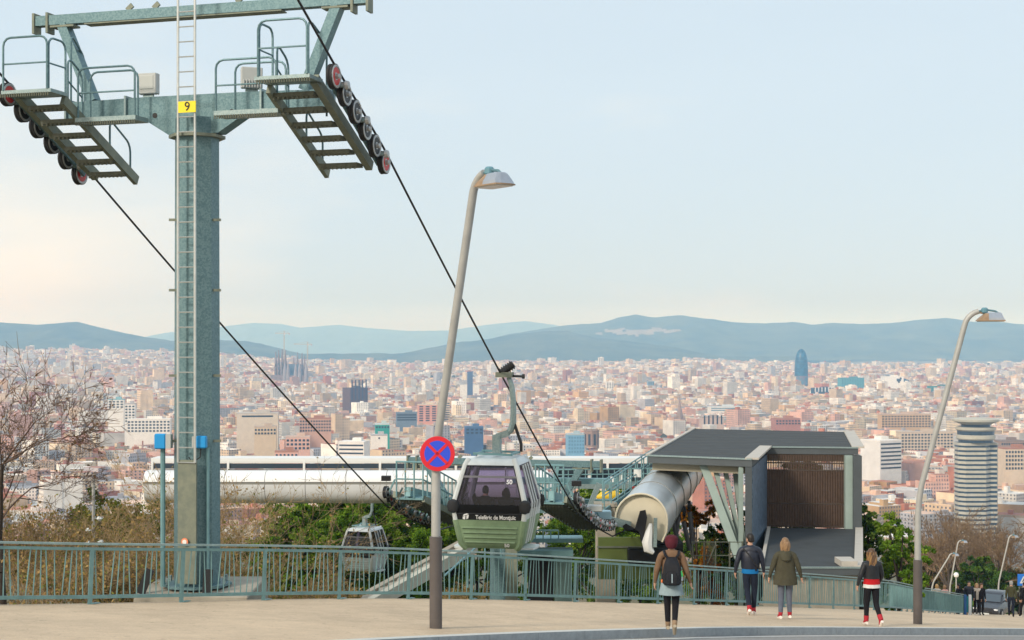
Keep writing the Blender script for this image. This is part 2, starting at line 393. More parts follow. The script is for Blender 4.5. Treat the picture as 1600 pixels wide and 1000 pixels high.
# ================================================================ city
def wall_mat(name, glass=(.09,.10,.13), su=3.1, sv=3.2, wu=(.3,.68), wv=(.28,.76)):
    m = bpy.data.materials.new(name); m.use_nodes = True; t = m.node_tree; b = t.nodes['Principled BSDF']; b.inputs['Roughness'].default_value = .85
    a = t.nodes.new('ShaderNodeAttribute'); a.attribute_name = 'Col'
    uv = t.nodes.new('ShaderNodeUVMap'); s = t.nodes.new('ShaderNodeSeparateXYZ'); t.links.new(uv.outputs[0], s.inputs[0])
    def mm(op, x, y=None):
        n = t.nodes.new('ShaderNodeMath'); n.operation = op
        for i, v in enumerate((x, y)):
            if v is None: continue
            if isinstance(v, (int, float)): n.inputs[i].default_value = v
            else: t.links.new(v, n.inputs[i])
        return n.outputs[0]
    def band(src, per, lo, hi):
        f = mm('FRACT', mm('DIVIDE', src, per)); return mm('MULTIPLY', mm('GREATER_THAN', f, lo), mm('LESS_THAN', f, hi))
    win = mm('MULTIPLY', mm('MULTIPLY', band(s.outputs[0], su, *wu), band(s.outputs[1], sv, *wv)), mm('GREATER_THAN', s.outputs[1], .1))
    n = t.nodes.new('ShaderNodeTexNoise'); n.inputs['Scale'].default_value = .09; n.inputs['Detail'].default_value = 3
    g = t.nodes.new('ShaderNodeTexCoord'); t.links.new(g.outputs['Object'], n.inputs['Vector'])
    mr = t.nodes.new('ShaderNodeMapRange'); mr.inputs[1].default_value = .3; mr.inputs[2].default_value = .7; mr.inputs[3].default_value = .78; mr.inputs[4].default_value = 1.1
    t.links.new(n.outputs[0], mr.inputs[0])
    v = t.nodes.new('ShaderNodeVectorMath'); v.operation = 'SCALE'; t.links.new(a.outputs['Color'], v.inputs[0]); t.links.new(mr.outputs[0], v.inputs['Scale'])
    mx = t.nodes.new('ShaderNodeMix'); mx.data_type = 'RGBA'; t.links.new(win, mx.inputs[0]); t.links.new(v.outputs[0], mx.inputs[6]); mx.inputs[7].default_value = (*glass, 1)
    t.links.new(mx.outputs[2], b.inputs['Base Color']); MATS[name] = m
    return m
BWALL = wall_mat('city_facade')
def boxes(cx, cy, a, b, ang, z0, z1, wc, rc):
    """arrays -> verts, quads, cols, uvs; walls 4 + roof 1"""
    n = len(cx); cs, sn = np.cos(ang), np.sin(ang)
    V = np.zeros((n, 8, 3))
    for k, (sx, sy) in enumerate(((-1,-1),(1,-1),(1,1),(-1,1))):
        X = cx+sx*a*cs-sy*b*sn; Y = cy+sx*a*sn+sy*b*cs
        V[:, k] = np.column_stack([X, Y, z0]); V[:, k+4] = np.column_stack([X, Y, z1])
    fb = np.array([(0,1,5,4),(1,2,6,5),(2,3,7,6),(3,0,4,7),(4,5,6,7)])
    Q = (np.arange(n)*8)[:, None, None]+fb[None]
    C = np.repeat(wc[:, None, :], 5, 1).copy(); C[:, 4] = rc
    U = np.zeros((n, 5, 4, 2)); h = z1-z0
    for k, L in enumerate((2*a, 2*b, 2*a, 2*b)):
        U[:, k, 1, 0] = L; U[:, k, 2, 0] = L; U[:, k, 2, 1] = h; U[:, k, 3, 1] = h
    return V.reshape(-1, 3), Q.reshape(-1, 4), C.reshape(-1, 3), U.reshape(-1, 4, 2)
rng = np.random.default_rng(5)
WALLN = ['cream','white','ochre','pink','pale grey','brick red','sandy']
WALLC = np.array([(.74,.58,.41),(.88,.85,.80),(.68,.44,.22),(.70,.44,.36),(.50,.50,.54),(.48,.20,.13),(.82,.70,.52)])
ROOFN = ['terracotta','pale tiled','grey','white']
ROOFC = np.array([(.48,.20,.12),(.68,.48,.37),(.34,.34,.37),(.82,.80,.77)])
# landmark footprints to keep free: (x, y, radius)
def gpx(px, Y): return (px-800)/F*Y
KEEP = [(gpx(1252,4300),4300,60),(gpx(455,4300),4300,90),(gpx(1531,1000),1000,45),(gpx(553,2650),2650,40),(gpx(733,3200),3200,45),(gpx(924,1750),1750,28),(gpx(1062,2250),2250,50),(gpx(1398,3900),3900,50)]
gx, gy = [], []
ga = []
for (y0, y1, sp, rot) in ((960,1750,25,.62),(1750,3000,27,.5),(3000,5000,31,.46),(5000,7900,40,.55)):
    rmax = y1*1.1; k = np.arange(-rmax, rmax, sp); A, B = np.meshgrid(k, k)
    A = A.ravel(); B = B.ravel()
    ok = ((np.floor(A/sp) % 5) != 0) & ((np.floor(B/sp) % 6) != 0) if y0 > 1700 else rng.random(len(A)) > .16
    A = A[ok]+rng.uniform(-.12, .12, ok.sum())*sp; B = B[ok]+rng.uniform(-.12, .12, ok.sum())*sp
    X = A*math.cos(rot)-B*math.sin(rot); Y = A*math.sin(rot)+B*math.cos(rot)
    m = (Y > y0) & (Y < y1) & (np.abs(X) < .47*Y+60)
    gx.append(X[m]); gy.append(Y[m]); ga.append(np.full(m.sum(), rot)+rng.normal(0, .25 if y0 < 1700 else .03, m.sum()))
bx = np.concatenate(gx); by = np.concatenate(gy); ang = np.concatenate(ga)
far = np.clip((by-6300)/1600, 0, 1)
park = vnoise(bx/420, by/420, 31, 3)
keep = (rng.random(len(bx)) > .05+.55*far) & (park < .27-.12*far)
for (x, y, r) in KEEP: keep &= np.hypot(bx-x, by-y) > r
bx, by, ang, park = bx[keep], by[keep], ang[keep], park[keep]
n = len(bx); print('CITY', n)
sa = rng.uniform(8, 13.5, n)*(1+.25*(by > 5000)); sb = rng.uniform(8, 14, n)*(1+.25*(by > 5000))
hh = np.clip(rng.normal(17, 5, n), 7, 32); hh += np.where(rng.random(n) < .035, rng.uniform(10, 28, n), 0); hh *= np.where(by > 6400, .8, 1)
big = rng.random(n) < .03; sa = np.where(big, sa*1.9, sa)
wi = rng.choice(7, n, p=[.25,.30,.06,.10,.10,.04,.15]); ri = rng.choice(4, n, p=[.42,.27,.16,.15])
wc = WALLC[wi]*rng.uniform(.62, 1.12, (n, 1)); rc = ROOFC[ri]*rng.uniform(.8, 1.15, (n, 1))
z0 = city_z(bx, by)-3; z1 = z0+3+hh
# screen position decides which ones show largest
spx = 800+F*bx/by; spy = HZ+F*(H-z1)/by
lim = np.interp(spx, [-50,0,236,240,700,705,1010,1012,1330,1342,1495,1500,1565,1570,1650], [790,790,760,712,712,712,712,668,668,795,795,640,640,770,770])
vis = (spx > -5) & (spx < 1605) & (spy < lim)
order = np.argsort(-np.where(vis, (sa*hh/by**2), 0)); sel = np.zeros(n, bool); sel[order[:298]] = True
hut_on = rng.random(n) < .8
hw = rng.uniform(2, 3.6, n); hx_ = rng.uniform(-.5, .5, n)*sa; hy_ = rng.uniform(-.5, .5, n)*sb; hh2 = rng.uniform(2.4, 4.2, n)
hcx = bx+hx_*np.cos(ang)-hy_*np.sin(ang); hcy = by+hx_*np.sin(ang)+hy_*np.cos(ang)
hc = np.where((rng.random(n) < .5)[:, None], wc*1.05, rc)
ku = rng.uniform(.75, 1.5, n); kv = rng.uniform(.85, 1.25, n); party = rng.random(n) < .55; party2 = rng.random(n) < .25
def wuv(U, i):
    U = U.reshape(-1, 5, 4, 2).copy(); U[..., 0] *= ku[i][:, None, None]; U[..., 1] *= kv[i][:, None, None]
    for k_ in range(4): U[:, k_, :, 1] *= np.where((party if k_ % 2 else party2)[i], 0, 1)[:, None]
    return U.reshape(-1, 4, 2)
# lower or higher wings, and small roof boxes, break up the outlines
an_on = rng.random(n) < .75; asx = rng.choice([-1, 1], n); aw = rng.uniform(.35, .8, n); ah = rng.uniform(-.4, .3, n)
acx = bx+(sa*(.2+.8*aw)*asx)*np.cos(ang)-sb*.35*np.sin(ang)*asx; acy = by+(sa*(.2+.8*aw)*asx)*np.sin(ang)+sb*.35*np.cos(ang)*asx
def emit(idx):
    V1, Q1, C1, U1 = boxes(bx[idx], by[idx], sa[idx], sb[idx], ang[idx], z0[idx], z1[idx], wc[idx], rc[idx])
    U1 = wuv(U1, np.where(idx)[0])
    h = idx & hut_on
    V2, Q2, C2, U2 = boxes(hcx[h], hcy[h], hw[h], hw[h]*.8, ang[h], z1[h], z1[h]+hh2[h], hc[h], rc[h]*1.1); U2[..., 1] = 0
    a_ = idx & an_on; ai = np.where(a_)[0]; sh_ = np.roll(np.arange(n), 7)[ai]
    V3, Q3, C3, U3 = boxes(acx[a_], acy[a_], sa[a_]*.55, sb[a_]*.7, ang[a_], z0[a_], z1[a_]+ah[a_]*hh[a_]*.7, wc[sh_], rc[sh_]); U3 = wuv(U3, ai)
    t_ = idx & (rng.random(n) < .6); tx_, ty_ = bx[t_]-hx_[t_]*.9*np.cos(ang[t_]), by[t_]-hx_[t_]*.9*np.sin(ang[t_]); k_ = rng.uniform(.7, 2.0, t_.sum())
    V4, Q4, C4, U4 = boxes(tx_, ty_, k_, k_*.8, ang[t_], z1[t_], z1[t_]+rng.uniform(1, 3, t_.sum()), rc[t_]*.8+.1, rc[t_]); U4[..., 1] = 0
    Vs, Qs, o_ = [V1, V2, V3, V4], [], 0
    for v_, q_ in zip(Vs, (Q1, Q2, Q3, Q4)): Qs.append(q_+o_); o_ += len(v_)
    return np.concatenate(Vs), np.concatenate(Qs), np.concatenate([C1, C2, C3, C4]), np.concatenate([U1, U2, U3, U4])
V, Q, C, U = emit(~sel)
o = link('city_buildings', fast_mesh('city_buildings', V, Q, BWALL, C, U))
tag(o, 'countless pale and terracotta city buildings spreading to the hills', 'buildings', kind='stuff')
ROOFM = mat('roof_tiles_tint', (.5,.4,.35), .9, var=.25, scale=.25, attr=True)
for i in np.where(sel)[0]:
    st = int(round(hh[i]/3.2)); size = 'tall' if hh[i] > 27 else ('low' if hh[i] < 15 else 'mid-height')
    wide = ' long' if big[i] else ''
    wn, rn = WALLN[wi[i]], ROOFN[ri[i]]
    lab = f'{size}{wide} {wn} city block with {rn} roof' + (' and rooftop stair hut' if hut_on[i] else ' and bare rooftop')
    r = root('apartment_block', (bx[i], by[i], z0[i]), lab, 'building', 'apartment blocks in the city below the hill', ang[i])
    a, b, h = sa[i], sb[i], hh[i]+3
    one = np.ones(1)
    V, Q, C, U = boxes(0*one, 0*one, a*one, b*one, 0*one, 0*one, h*one, wc[i:i+1], rc[i:i+1])
    U = wuv(U, np.array([i]))
    link('wall', fast_mesh('wall', V, Q[:4], BWALL, C[:4], U[:4]), r)
    if an_on[i]:
        VA, QA, CA, UA = boxes(a*(.2+.8*aw[i])*asx[i]*one, b*.35*asx[i]*one, a*.55*one, b*.7*one, 0*one, 0*one, (h+ah[i]*hh[i]*.7)*one, wc[i:i+1]*.93, rc[i:i+1]*.9); link('wing', fast_mesh('wing', VA, QA, BWALL, CA, wuv(UA, np.array([i]))), r)
    # roof terrace sunk inside a parapet
    p = .35; zr = h-.7
    V = np.array([(-a,-b,h),(a,-b,h),(a,b,h),(-a,b,h),(-a+p,-b+p,h),(a-p,-b+p,h),(a-p,b-p,h),(-a+p,b-p,h),(-a+p,-b+p,zr),(a-p,-b+p,zr),(a-p,b-p,zr),(-a+p,b-p,zr)])
    Q = np.array([(0,1,5,4),(1,2,6,5),(2,3,7,6),(3,0,4,7),(4,5,9,8),(5,6,10,9),(6,7,11,10),(7,4,8,11),(8,9,10,11)])
    link('roof', fast_mesh('roof', V, Q, ROOFM, np.tile(rc[i], (9, 1))), r)
    if hut_on[i]:
        V, Q, C, U = boxes(hx_[i]*one, hy_[i]*one, hw[i]*one, hw[i]*.8*one, 0*one, zr*one, (h+hh2[i])*one, hc[i:i+1], rc[i:i+1]*1.1)
        link('stair_hut', fast_mesh('stair_hut', V, Q, ROOFM, C), r)

# city trees in streets and parks: one mass
tx = rng.uniform(-.46, .46, 5200); ty = np.sqrt(rng.uniform(1000**2, 7500**2, 5200)); tx = tx*ty
pk = vnoise(tx/420, ty/420, 31, 3); m = (pk > .2) | (rng.random(5200) < .16); tx, ty = tx[m], ty[m]
ico = bmesh.new(); bmesh.ops.create_icosphere(ico, subdivisions=1, radius=1); iv = np.array([v.co[:] for v in ico.verts]); it = np.array([[v.index for v in f.verts] for f in ico.faces]); ico.free()
k = len(tx); s = rng.uniform(5, 10, (k, 1, 1))
V = iv[None]*s*np.array([1, 1, .85])*rng.uniform(.75, 1.25, (k, len(iv), 1))+np.column_stack([tx, ty, city_z(tx, ty)+8])[:, None, :]
Q = (np.arange(k)*len(iv))[:, None, None]+it[None]
CT = mat('city_foliage', (.06,.075,.04), .95, attr=True, var=.3, scale=.2)
o = link('city_trees', fast_mesh('city_trees', V.reshape(-1, 3), Q.reshape(-1, 3), CT, np.repeat(rng.uniform(.7, 1.3, (k, 1, 1))*np.array([.085,.085,.05]), 20, 1).reshape(-1, 3)))
tag(o, 'dark trees of streets and parks scattered through the city', 'trees', kind='stuff')

# ---------------------------------------------------------------- landmarks
def cm(c, rough=.8): return mat('paint_%02x%02x%02x' % tuple(int(min(1, x)*255) for x in c), c, rough, var=.15, scale=.15)
GLASSD = mat('dark_window_glass', (.035,.05,.07), .2, spec=.6)
def ground(px, Y): return float(city_z(gpx(px, Y), Y))
def feature(label, cat, px0, px1, ytop, Y, wall, roof, nx=0, nz=0, depth=None, rot=.12, bands=False, glass=None, win=(.6, .55), name='office_building', extra=None):
    x = gpx((px0+px1)/2, Y); wd = (px1-px0)/F*Y; zt = H-(ytop-HZ)/F*Y; zb = ground((px0+px1)/2, Y)-2; d = depth or wd*.7
    r = root(name, (x, Y+d/2, zb), label, cat); r.rotation_euler.z = rot; o3 = Vector(ORG[r.name]); h = zt-zb
    def B(): return MB()
    mb = MB(); mb.box(o3+Vector((0, 0, h/2)), (wd, d, h)); mb.build('wall', cm(wall), r)
    mb = MB(); mb.box(o3+Vector((0, 0, h+.6)), (wd*1.01, d*1.01, 1.2)); rf = mb.build('roof', cm(roof), r)
    mb = MB(); mb.box(o3+Vector((wd*.12, d*.1, h+2.6)), (wd*.35, d*.35, 2.8)); mb.build('plant_room', cm(roof), rf)
    g = cm(glass, .3) if glass else GLASSD
    vh = min(h, nz*3.6 if nz else h)
    if bands:
        src = None
        for j in range(nz):
            zc = h-2.2-j*(vh/nz)
            if src is None:
                mb = MB(); mb.box(o3, (wd*.94, d+.5, vh/nz*win[1])); src = mb.build('window_band', g, r); src.location.z = zc
            else: c = src.copy(); COL.objects.link(c); c.location.z = zc
    elif nx:
        src = None
        for j in range(nz):
            for i in range(nx):
                lx = -wd/2+wd*(i+.5)/nx; zc = h-2.4-j*(vh/nz)
                if src is None:
                    mb = MB(); mb.box(o3, (wd/nx*win[0], .5, vh/nz*win[1])); src = mb.build('window', g, r); c = src
                else: c = src.copy(); COL.objects.link(c)
                c.location = (lx, -d/2, zc)
    return r
CRM, WHT, OCH, PNK, GRY = (.66,.55,.43), (.82,.80,.77), (.60,.42,.26), (.66,.42,.36), (.45,.45,.47); TER = (.40,.2,.14)
feature('long white building with a dark window grid, left of the pylon', 'building', 198, 264, 656, 1750, WHT, WHT, 12, 4, 16)
feature('white square tower rising behind the long white building', 'tower', 194, 210, 632, 1800, WHT, GRY, 3, 6, 12, name='tower_building')
feature('white roofed blue-topped block above the long white building', 'building', 168, 192, 625, 2000, WHT, (.25,.45,.5), 4, 3)
feature('big blank beige hall with one dark slit high up', 'building', 368, 432, 647, 1650, (.62,.55,.46), (.5,.46,.42), 1, 1, 26, win=(.75, .5), name='hall')
feature('dark brown and navy tower block standing alone', 'tower', 538, 569, 607, 2650, (.13,.085,.09), (.1,.08,.09), 5, 1, 30, rot=.6, win=(.35, 10), glass=(.05,.07,.13), name='tower_building')
feature('white residential tower with a blue glass centre strip', 'tower', 719, 748, 602, 3200, WHT, WHT, 1, 1, 20, win=(.3, 18), glass=(.09,.14,.26), name='tower_building')
feature('salmon and cream slab block with white balcony bands', 'building', 652, 682, 633, 2300, (.66,.33,.26), CRM, 3, 7, 20)
feature('cream slab block striped with dark balcony bands', 'building', 683, 702, 628, 2320, CRM, CRM, 0, 9, 20, bands=True, win=(.6, .4))
feature('flat pink building with square windows above the white tube', 'building', 445, 482, 684, 1350, PNK, (.6,.45,.38), 6, 3, 18)
feature('low pink building with a row of arched dark windows', 'building', 428, 464, 707, 1230, (.7,.42,.36), TER, 6, 1, 14, win=(.5, .6))
feature('white terraced building striped with dark bands', 'building', 531, 572, 692, 1330, WHT, WHT, 0, 4, 22, bands=True, win=(.6, .4), rot=-.15)
feature('cream block topped by a teal glass storey', 'building', 585, 607, 664, 1600, (.03,.33,.29), (.5,.6,.6), 5, 1, 20)
feature('white windowless block with a grey roof beside teal storey', 'building', 578, 604, 681, 1520, WHT, GRY, 1, 1, 16, win=(.1, .5))
feature('pale brown hall with rows of arches beside the pink building', 'building', 396, 430, 668, 1500, (.6,.49,.36), (.5,.4,.32), 7, 2, 16)
feature('long rosy brick building with many small windows', 'building', 467, 516, 655, 1700, (.58,.36,.28), TER, 12, 4, 16)
feature('bright blue office block among cream houses', 'building', 886, 912, 680, 1500, (.2,.42,.62), (.4,.5,.55), 6, 5, 16, glass=(.12,.28,.45))
feature('dark blue low roofed building near the gondola hanger', 'building', 726, 754, 668, 1650, (.06,.13,.27), (.09,.17,.3), 4, 2, 16)
feature('grey blue low office block with wide roof', 'building', 618, 650, 646, 2150, (.16,.22,.3), (.15,.2,.26), 0, 3, 24, bands=True)
feature('slim white tower on the far plain under the ridge', 'tower', 935, 943, 559, 6300, WHT, WHT, 3, 8, 20, name='tower_building')
feature('white and grey twin tower mid-city', 'tower', 947, 959, 597, 3600, WHT, WHT, 3, 9, 16, name='tower_building')
feature('grey slab tower joined beside the white tower mid-city', 'tower', 960, 970, 600, 3600, GRY, GRY, 3, 8, 16, name='tower_building')
feature('blue grey tower rising over red roofs', 'tower', 1012, 1022, 596, 3900, (.24,.36,.46), GRY, 3, 6, 16, name='tower_building')
feature('long white flat building with blue window strip', 'building', 1108, 1158, 636, 2600, WHT, (.6,.65,.68), 0, 2, 20, bands=True, glass=(.2,.32,.42))
feature('columned grey monument-like building behind the canopy roof', 'building', 1096, 1130, 653, 1900, (.55,.44,.4), (.4,.34,.32), 5, 1, 16, win=(.35, 3.2))
feature('teal patterned glass office block', 'building', 1313, 1350, 591, 3900, (.12,.36,.44), (.1,.28,.34), 9, 7, 30, glass=(.06,.22,.32))
feature('near-black block with white vertical notches', 'building', 1270, 1302, 607, 3500, (.03,.06,.1), (.05,.08,.12), 6, 1, 22, win=(.35, 3), glass=(.7,.72,.74))
wc_ = feature('white cube building with dark square cut-outs, mid-city', 'building', 1382, 1412, 589, 3900, (.86,.86,.86), (.8,.8,.8), 0, 0, 40, rot=.0)
o3 = Vector(ORG[wc_.name]); hgt = (H-(589-HZ)/F*3900)-o3.z
for (fx, fz, s) in ((.2,-8,7),(.29,-8,6),(.25,-13,5),(.34,-4,5),(-.28,-30,4),(-.33,-34,4)):
    MB().box(o3+Vector((fx*51, -20.2, hgt+fz)), (s, .6, s)).build('dark_panel', GLASSD, wc_)
feature('dark navy right side of the white cube building', 'building', 1412.6, 1420, 594, 3905, (.05,.13,.24), (.05,.12,.2), 0, 0, 40, rot=0)  # the cube's dark right side, modelled as a separate navy box
feature('dark blue glass office row right of the white cube', 'building', 1421, 1452, 611, 3700, (.07,.13,.2), (.1,.2,.25), 0, 4, 24, bands=True)
feature('green glass office block right of the dark blue row', 'building', 1453, 1487, 604, 3700, (.06,.28,.27), (.06,.22,.22), 0, 5, 24, bands=True, glass=(.05,.2,.22))
feature('white modern block with dark strip windows on its right', 'building', 1360, 1404, 690, 1330, (.74,.74,.74), WHT, 0, 7, 26, bands=True, rot=.5, win=(.6, .4))
feature('long cream apartment row with many windows', 'building', 1405, 1490, 676, 1750, CRM, (.55,.45,.36), 16, 6, 16)
feature('ochre apartment row behind the lamp pole', 'building', 1375, 1455, 648, 2100, OCH, (.55,.42,.34), 16, 5, 16)
feature('brick red industrial hall beyond the canopy', 'building', 1210, 1250, 655, 2000, (.42,.2,.16), TER, 8, 2, 22, name='hall')
feature('cream block with a red roof at the picture rim right of round tower', 'building', 1568, 1612, 702, 1300, CRM, TER, 9, 5, 16)
feature('brown long hall behind the round-topped tower', 'building', 1562, 1600, 690, 1500, (.32,.24,.2), (.25,.2,.18), 10, 1, 16)

# bullet-shaped glass tower
x, Y = gpx(1252, 4300), 4300; zb = ground(1252, 4300)
r = root('bullet_tower', (x, Y, zb), 'rounded bullet-shaped blue glass skyscraper on the city plain', 'skyscraper')
hT = H-(545-HZ)/F*Y-zb; prof = [(19.5*k, z*hT) for k, z in ((.93,0),(.97,.15),(1.0,.35),(1.0,.5),(.97,.62),(.9,.74),(.8,.83),(.66,.9),(.48,.95),(.28,.985),(.05,1.0))]
AG = mat('blue_glass_cladding', (.02,.14,.26), .35, kind='voronoi', scale=.16, col2=(.01,.07,.15))
MB().lathe(prof, (x, Y, zb), 28).build('shell', AG, r, smooth=True)
AG2 = mat('rosy_glass_cladding', (.20,.17,.24), .4, kind='voronoi', scale=.16, col2=(.08,.18,.26))
MB().lathe([(19.5*1.012, 0), (19.5*1.015, .2*hT), (19.5*1.01, .34*hT)], (x, Y, zb), 28).build('lower_cladding', AG2, r, smooth=True)
for k in range(1, 7):
    z = hT*(.38+.085*k); rr_ = float(np.interp(z, [p[1] for p in prof], [p[0] for p in prof]))
    MB().lathe([(rr_*1.004, z-.5), (rr_*1.012, z), (rr_*1.0, z+.5)], (x, Y, zb), 28).build('louvre_ring', cm((.1,.2,.27)), r, smooth=True)
# basilica with spindle towers and cranes
Y = 4300; zb = ground(455, Y); x0 = gpx(455, Y)
r = root('basilica', (x0, Y, zb), 'brown stone basilica with spindle towers under construction', 'church')
ST = mat('basilica_stone', (.27,.2,.19), .9, var=.4, scale=.08); SCAF = mat('scaffold_net', (.12,.17,.25), .8, var=.4, scale=.12)
def spindle(px, ytop, rad, m=ST):
    x = gpx(px, Y); h = H-(ytop-HZ)/F*Y-zb
    o = MB().lathe([(rad, 0), (rad*1.0, h*.45), (rad*.85, h*.62), (rad*.6, h*.78), (rad*.33, h*.9), (rad*.25, h*.94), (rad*.42, h*.955), (rad*.1, h)], (x, Y, zb), 10).build('spindle_tower', m, r, smooth=True)
    for k in range(4):
        MB().box((x, Y-rad*.92, zb+h*(.25+.12*k)), (rad*.35, rad*.5, h*.07)).build('belfry_slot', GLASSD, o)
for px, yt, rd in ((431,549,5),(435.5,546,5),(441,545,5),(446,547,5),(472,551,4.5),(476,556,4.5),(465,550,3.5),(459,558,4)): spindle(px, yt, rd)
MB().box((gpx(458, Y), Y+15, zb+(H-(569-HZ)/F*Y-zb)/2), (34, 40, H-(569-HZ)/F*Y-zb)).build('scaffolded_nave', SCAF, r)
MB().box((gpx(452, Y), Y+5, zb+17), (100, 60, 34)).build('nave', ST, r)
for px in (447, 452, 464, 470, 480): MB().lathe([(7, 0), (6, 40), (3.5, 58), (.4, 72)], (gpx(px, Y), Y-24, zb), 8).build('pinnacle', mat('pinnacle_stone', (.33,.3,.33), .9, var=.3, scale=.1), r)
CRN = cm((.5,.42,.3))
def crane(px, ytop, j0, j1, label):
    Yc = 4330; x = gpx(px, Yc); zt = H-(ytop-HZ)/F*Yc
    c = root('tower_crane', (x, Yc, zb), label, 'crane', 'construction cranes over the basilica'); h = zt-zb
    mb = MB()
    for sx in (-1, 1):
        for sy in (-1, 1): mb.bar((x+sx*1.1, Yc+sy*1.1, zb), (x+sx*1.1, Yc+sy*1.1, zt), .8)
    for k in range(int(h/6)):
        s = 1 if k % 2 else -1; mb.bar((x-s*1.1, Yc-1.1, zb+k*6), (x+s*1.1, Yc-1.1, zb+k*6+6), .4)
    mb.build('mast', CRN, c)
    mb = MB(); a, b = gpx(j0, Yc), gpx(j1, Yc); zj = zt-7
    mb.bar((a, Yc, zj), (b, Yc, zj), 1.6, 1.6); mb.bar((x, Yc, zt), (a, Yc, zj+1), .5); mb.bar((x, Yc, zt), (b, Yc, zj+1), .5); mb.build('jib', CRN, c)
    MB().box((b, Yc, zj-2), (4.5, 3, 5)).build('counterweight', cm(GRY), c); MB().box((x+2, Yc-1, zj-2.5), (3, 3, 3.5)).build('cab', cm(WHT), c)
crane(444, 517, 430, 452, 'tall tower crane with a short level jib over the basilica towers')
crane(480.5, 534, 459, 486.5, 'lower tower crane at the end of the basilica nave')
# round-topped office tower on the right
Y = 1000; zb = ground(1531, Y)-3; x0 = gpx(1531, Y)
r = root('round_topped_tower', (x0, Y, zb), 'banded concrete office tower with a wide disc-shaped crown', 'skyscraper')
CONC = mat('tower_concrete', (.50,.49,.43), .8, var=.18, scale=.2); BGL = mat('tower_glazing', (.05,.085,.13), .3, var=.4, scale=.4)
zt = H-(657-HZ)/F*Y; body_top = H-(692-HZ)/F*Y
def ring8(cx, cy, w, d, c, z): return [(cx-w/2+c,cy-d/2,z),(cx+w/2-c,cy-d/2,z),(cx+w/2,cy-d/2+c,z),(cx+w/2,cy+d/2-c,z),(cx+w/2-c,cy+d/2,z),(cx-w/2+c,cy+d/2,z),(cx-w/2,cy+d/2-c,z),(cx-w/2,cy-d/2+c,z)]
xm = gpx(1525, Y); wm = 50/F*Y; xr = gpx(1556.5, Y); wr = 13.5/F*Y
MB().rings([ring8(xm, Y+9, wm-.8, 17.2, 4, zb), ring8(xm, Y+9, wm-.8, 17.2, 4, body_top)]).build('glazed_core', BGL, r)
MB().rings([ring8(xr-1, Y+12, wr+2, 14, 1, zb), ring8(xr-1, Y+12, wr+2, 14, 1, body_top-2)]).build('side_core', BGL, r)
nf = 27
for k in range(nf):
    z = body_top-.2-k*3.12
    if z < zb: break
    MB().rings([ring8(xm, Y+9, wm, 18, 4, z-1.75), ring8(xm, Y+9, wm, 18, 4, z)]).build('floor_band', CONC, r)
    MB().rings([ring8(xr-1, Y+12, wr+2.5, 14.6, 1, z-1.6), ring8(xr-1, Y+12, wr+2.5, 14.6, 1, z-.2)]).build('side_floor_band', CONC, r)
c = (gpx(1531, Y), Y+9, 0)
def zz(py): return H-(py-HZ)/F*Y
MB().lathe([(11.5, zz(692)), (11.5, zz(684))], c, 24).build('crown_neck', BGL, r)
for nm, pr in (('crown_ring', [(12.2, zz(688)), (13.0, zz(686)), (13.0, zz(681)), (12.2, zz(680))]), ('crown_ring', [(12.4, zz(674)), (13.4, zz(672)), (13.6, zz(668.5)), (12.4, zz(668))]), ('crown_disc', [(9.5, zz(664)), (15.3, zz(659)), (15.5, zz(656)), (14, zz(654.5)), (4, zz(653))])):
    MB().lathe(pr, c, 28).build(nm, CONC, r, smooth=True)
MB().lathe([(12.3, zz(681)), (12.3, zz(673))], c, 24).build('crown_glazing', BGL, r); MB().lathe([(9.6, zz(668)), (9.6, zz(663))], c, 24).build('crown_glazing', BGL, r)
for k in range(7): MB().tube([(c[0]-8+k*2.6, c[1]+(k % 3-1)*3, zz(654)), (c[0]-8+k*2.6, c[1]+(k % 3-1)*3, zz(654)+3+(k*7 % 4))], .14, 5).build('antenna', cm(GRY), r)
# octagonal bell tower
Y = 1750; x0 = gpx(924.5, Y); zb = ground(924, Y)-2; zt = H-(672-HZ)/F*Y
r = root('bell_tower', (x0, Y, zb), 'octagonal brown stone bell tower with tall dark belfry openings', 'tower'); BT = mat('bell_tower_stone', (.36,.25,.2), .9, var=.3, scale=.2)
MB().lathe([(9, 0), (9, zt-zb-24), (9.4, zt-zb-23.5), (8.7, zt-zb-23), (8.7, zt-zb-1), (9.3, zt-zb-.8), (9.3, zt-zb)], (x0, Y, zb), 8).build('wall', BT, r)
for j in range(8):
    a = math.pi/8+j*math.pi/4
    MB().box((x0+8.1*math.cos(a), Y+8.1*math.sin(a), zt-11), (.9, 2.6, 13), a).build('belfry_opening', GLASSD, r)
for j in range(8): MB().box((x0+8.9*math.cos(j*math.pi/4), Y+8.9*math.sin(j*math.pi/4), zt+.9), (1, 1, 1.8), j*math.pi/4).build('merlon', BT, r)
feature('reddish church nave roof beside the octagonal bell tower', 'church', 855, 912, 705, 1740, (.45,.3,.24), (.38,.19,.14), 7, 1, 22, name='church_nave')
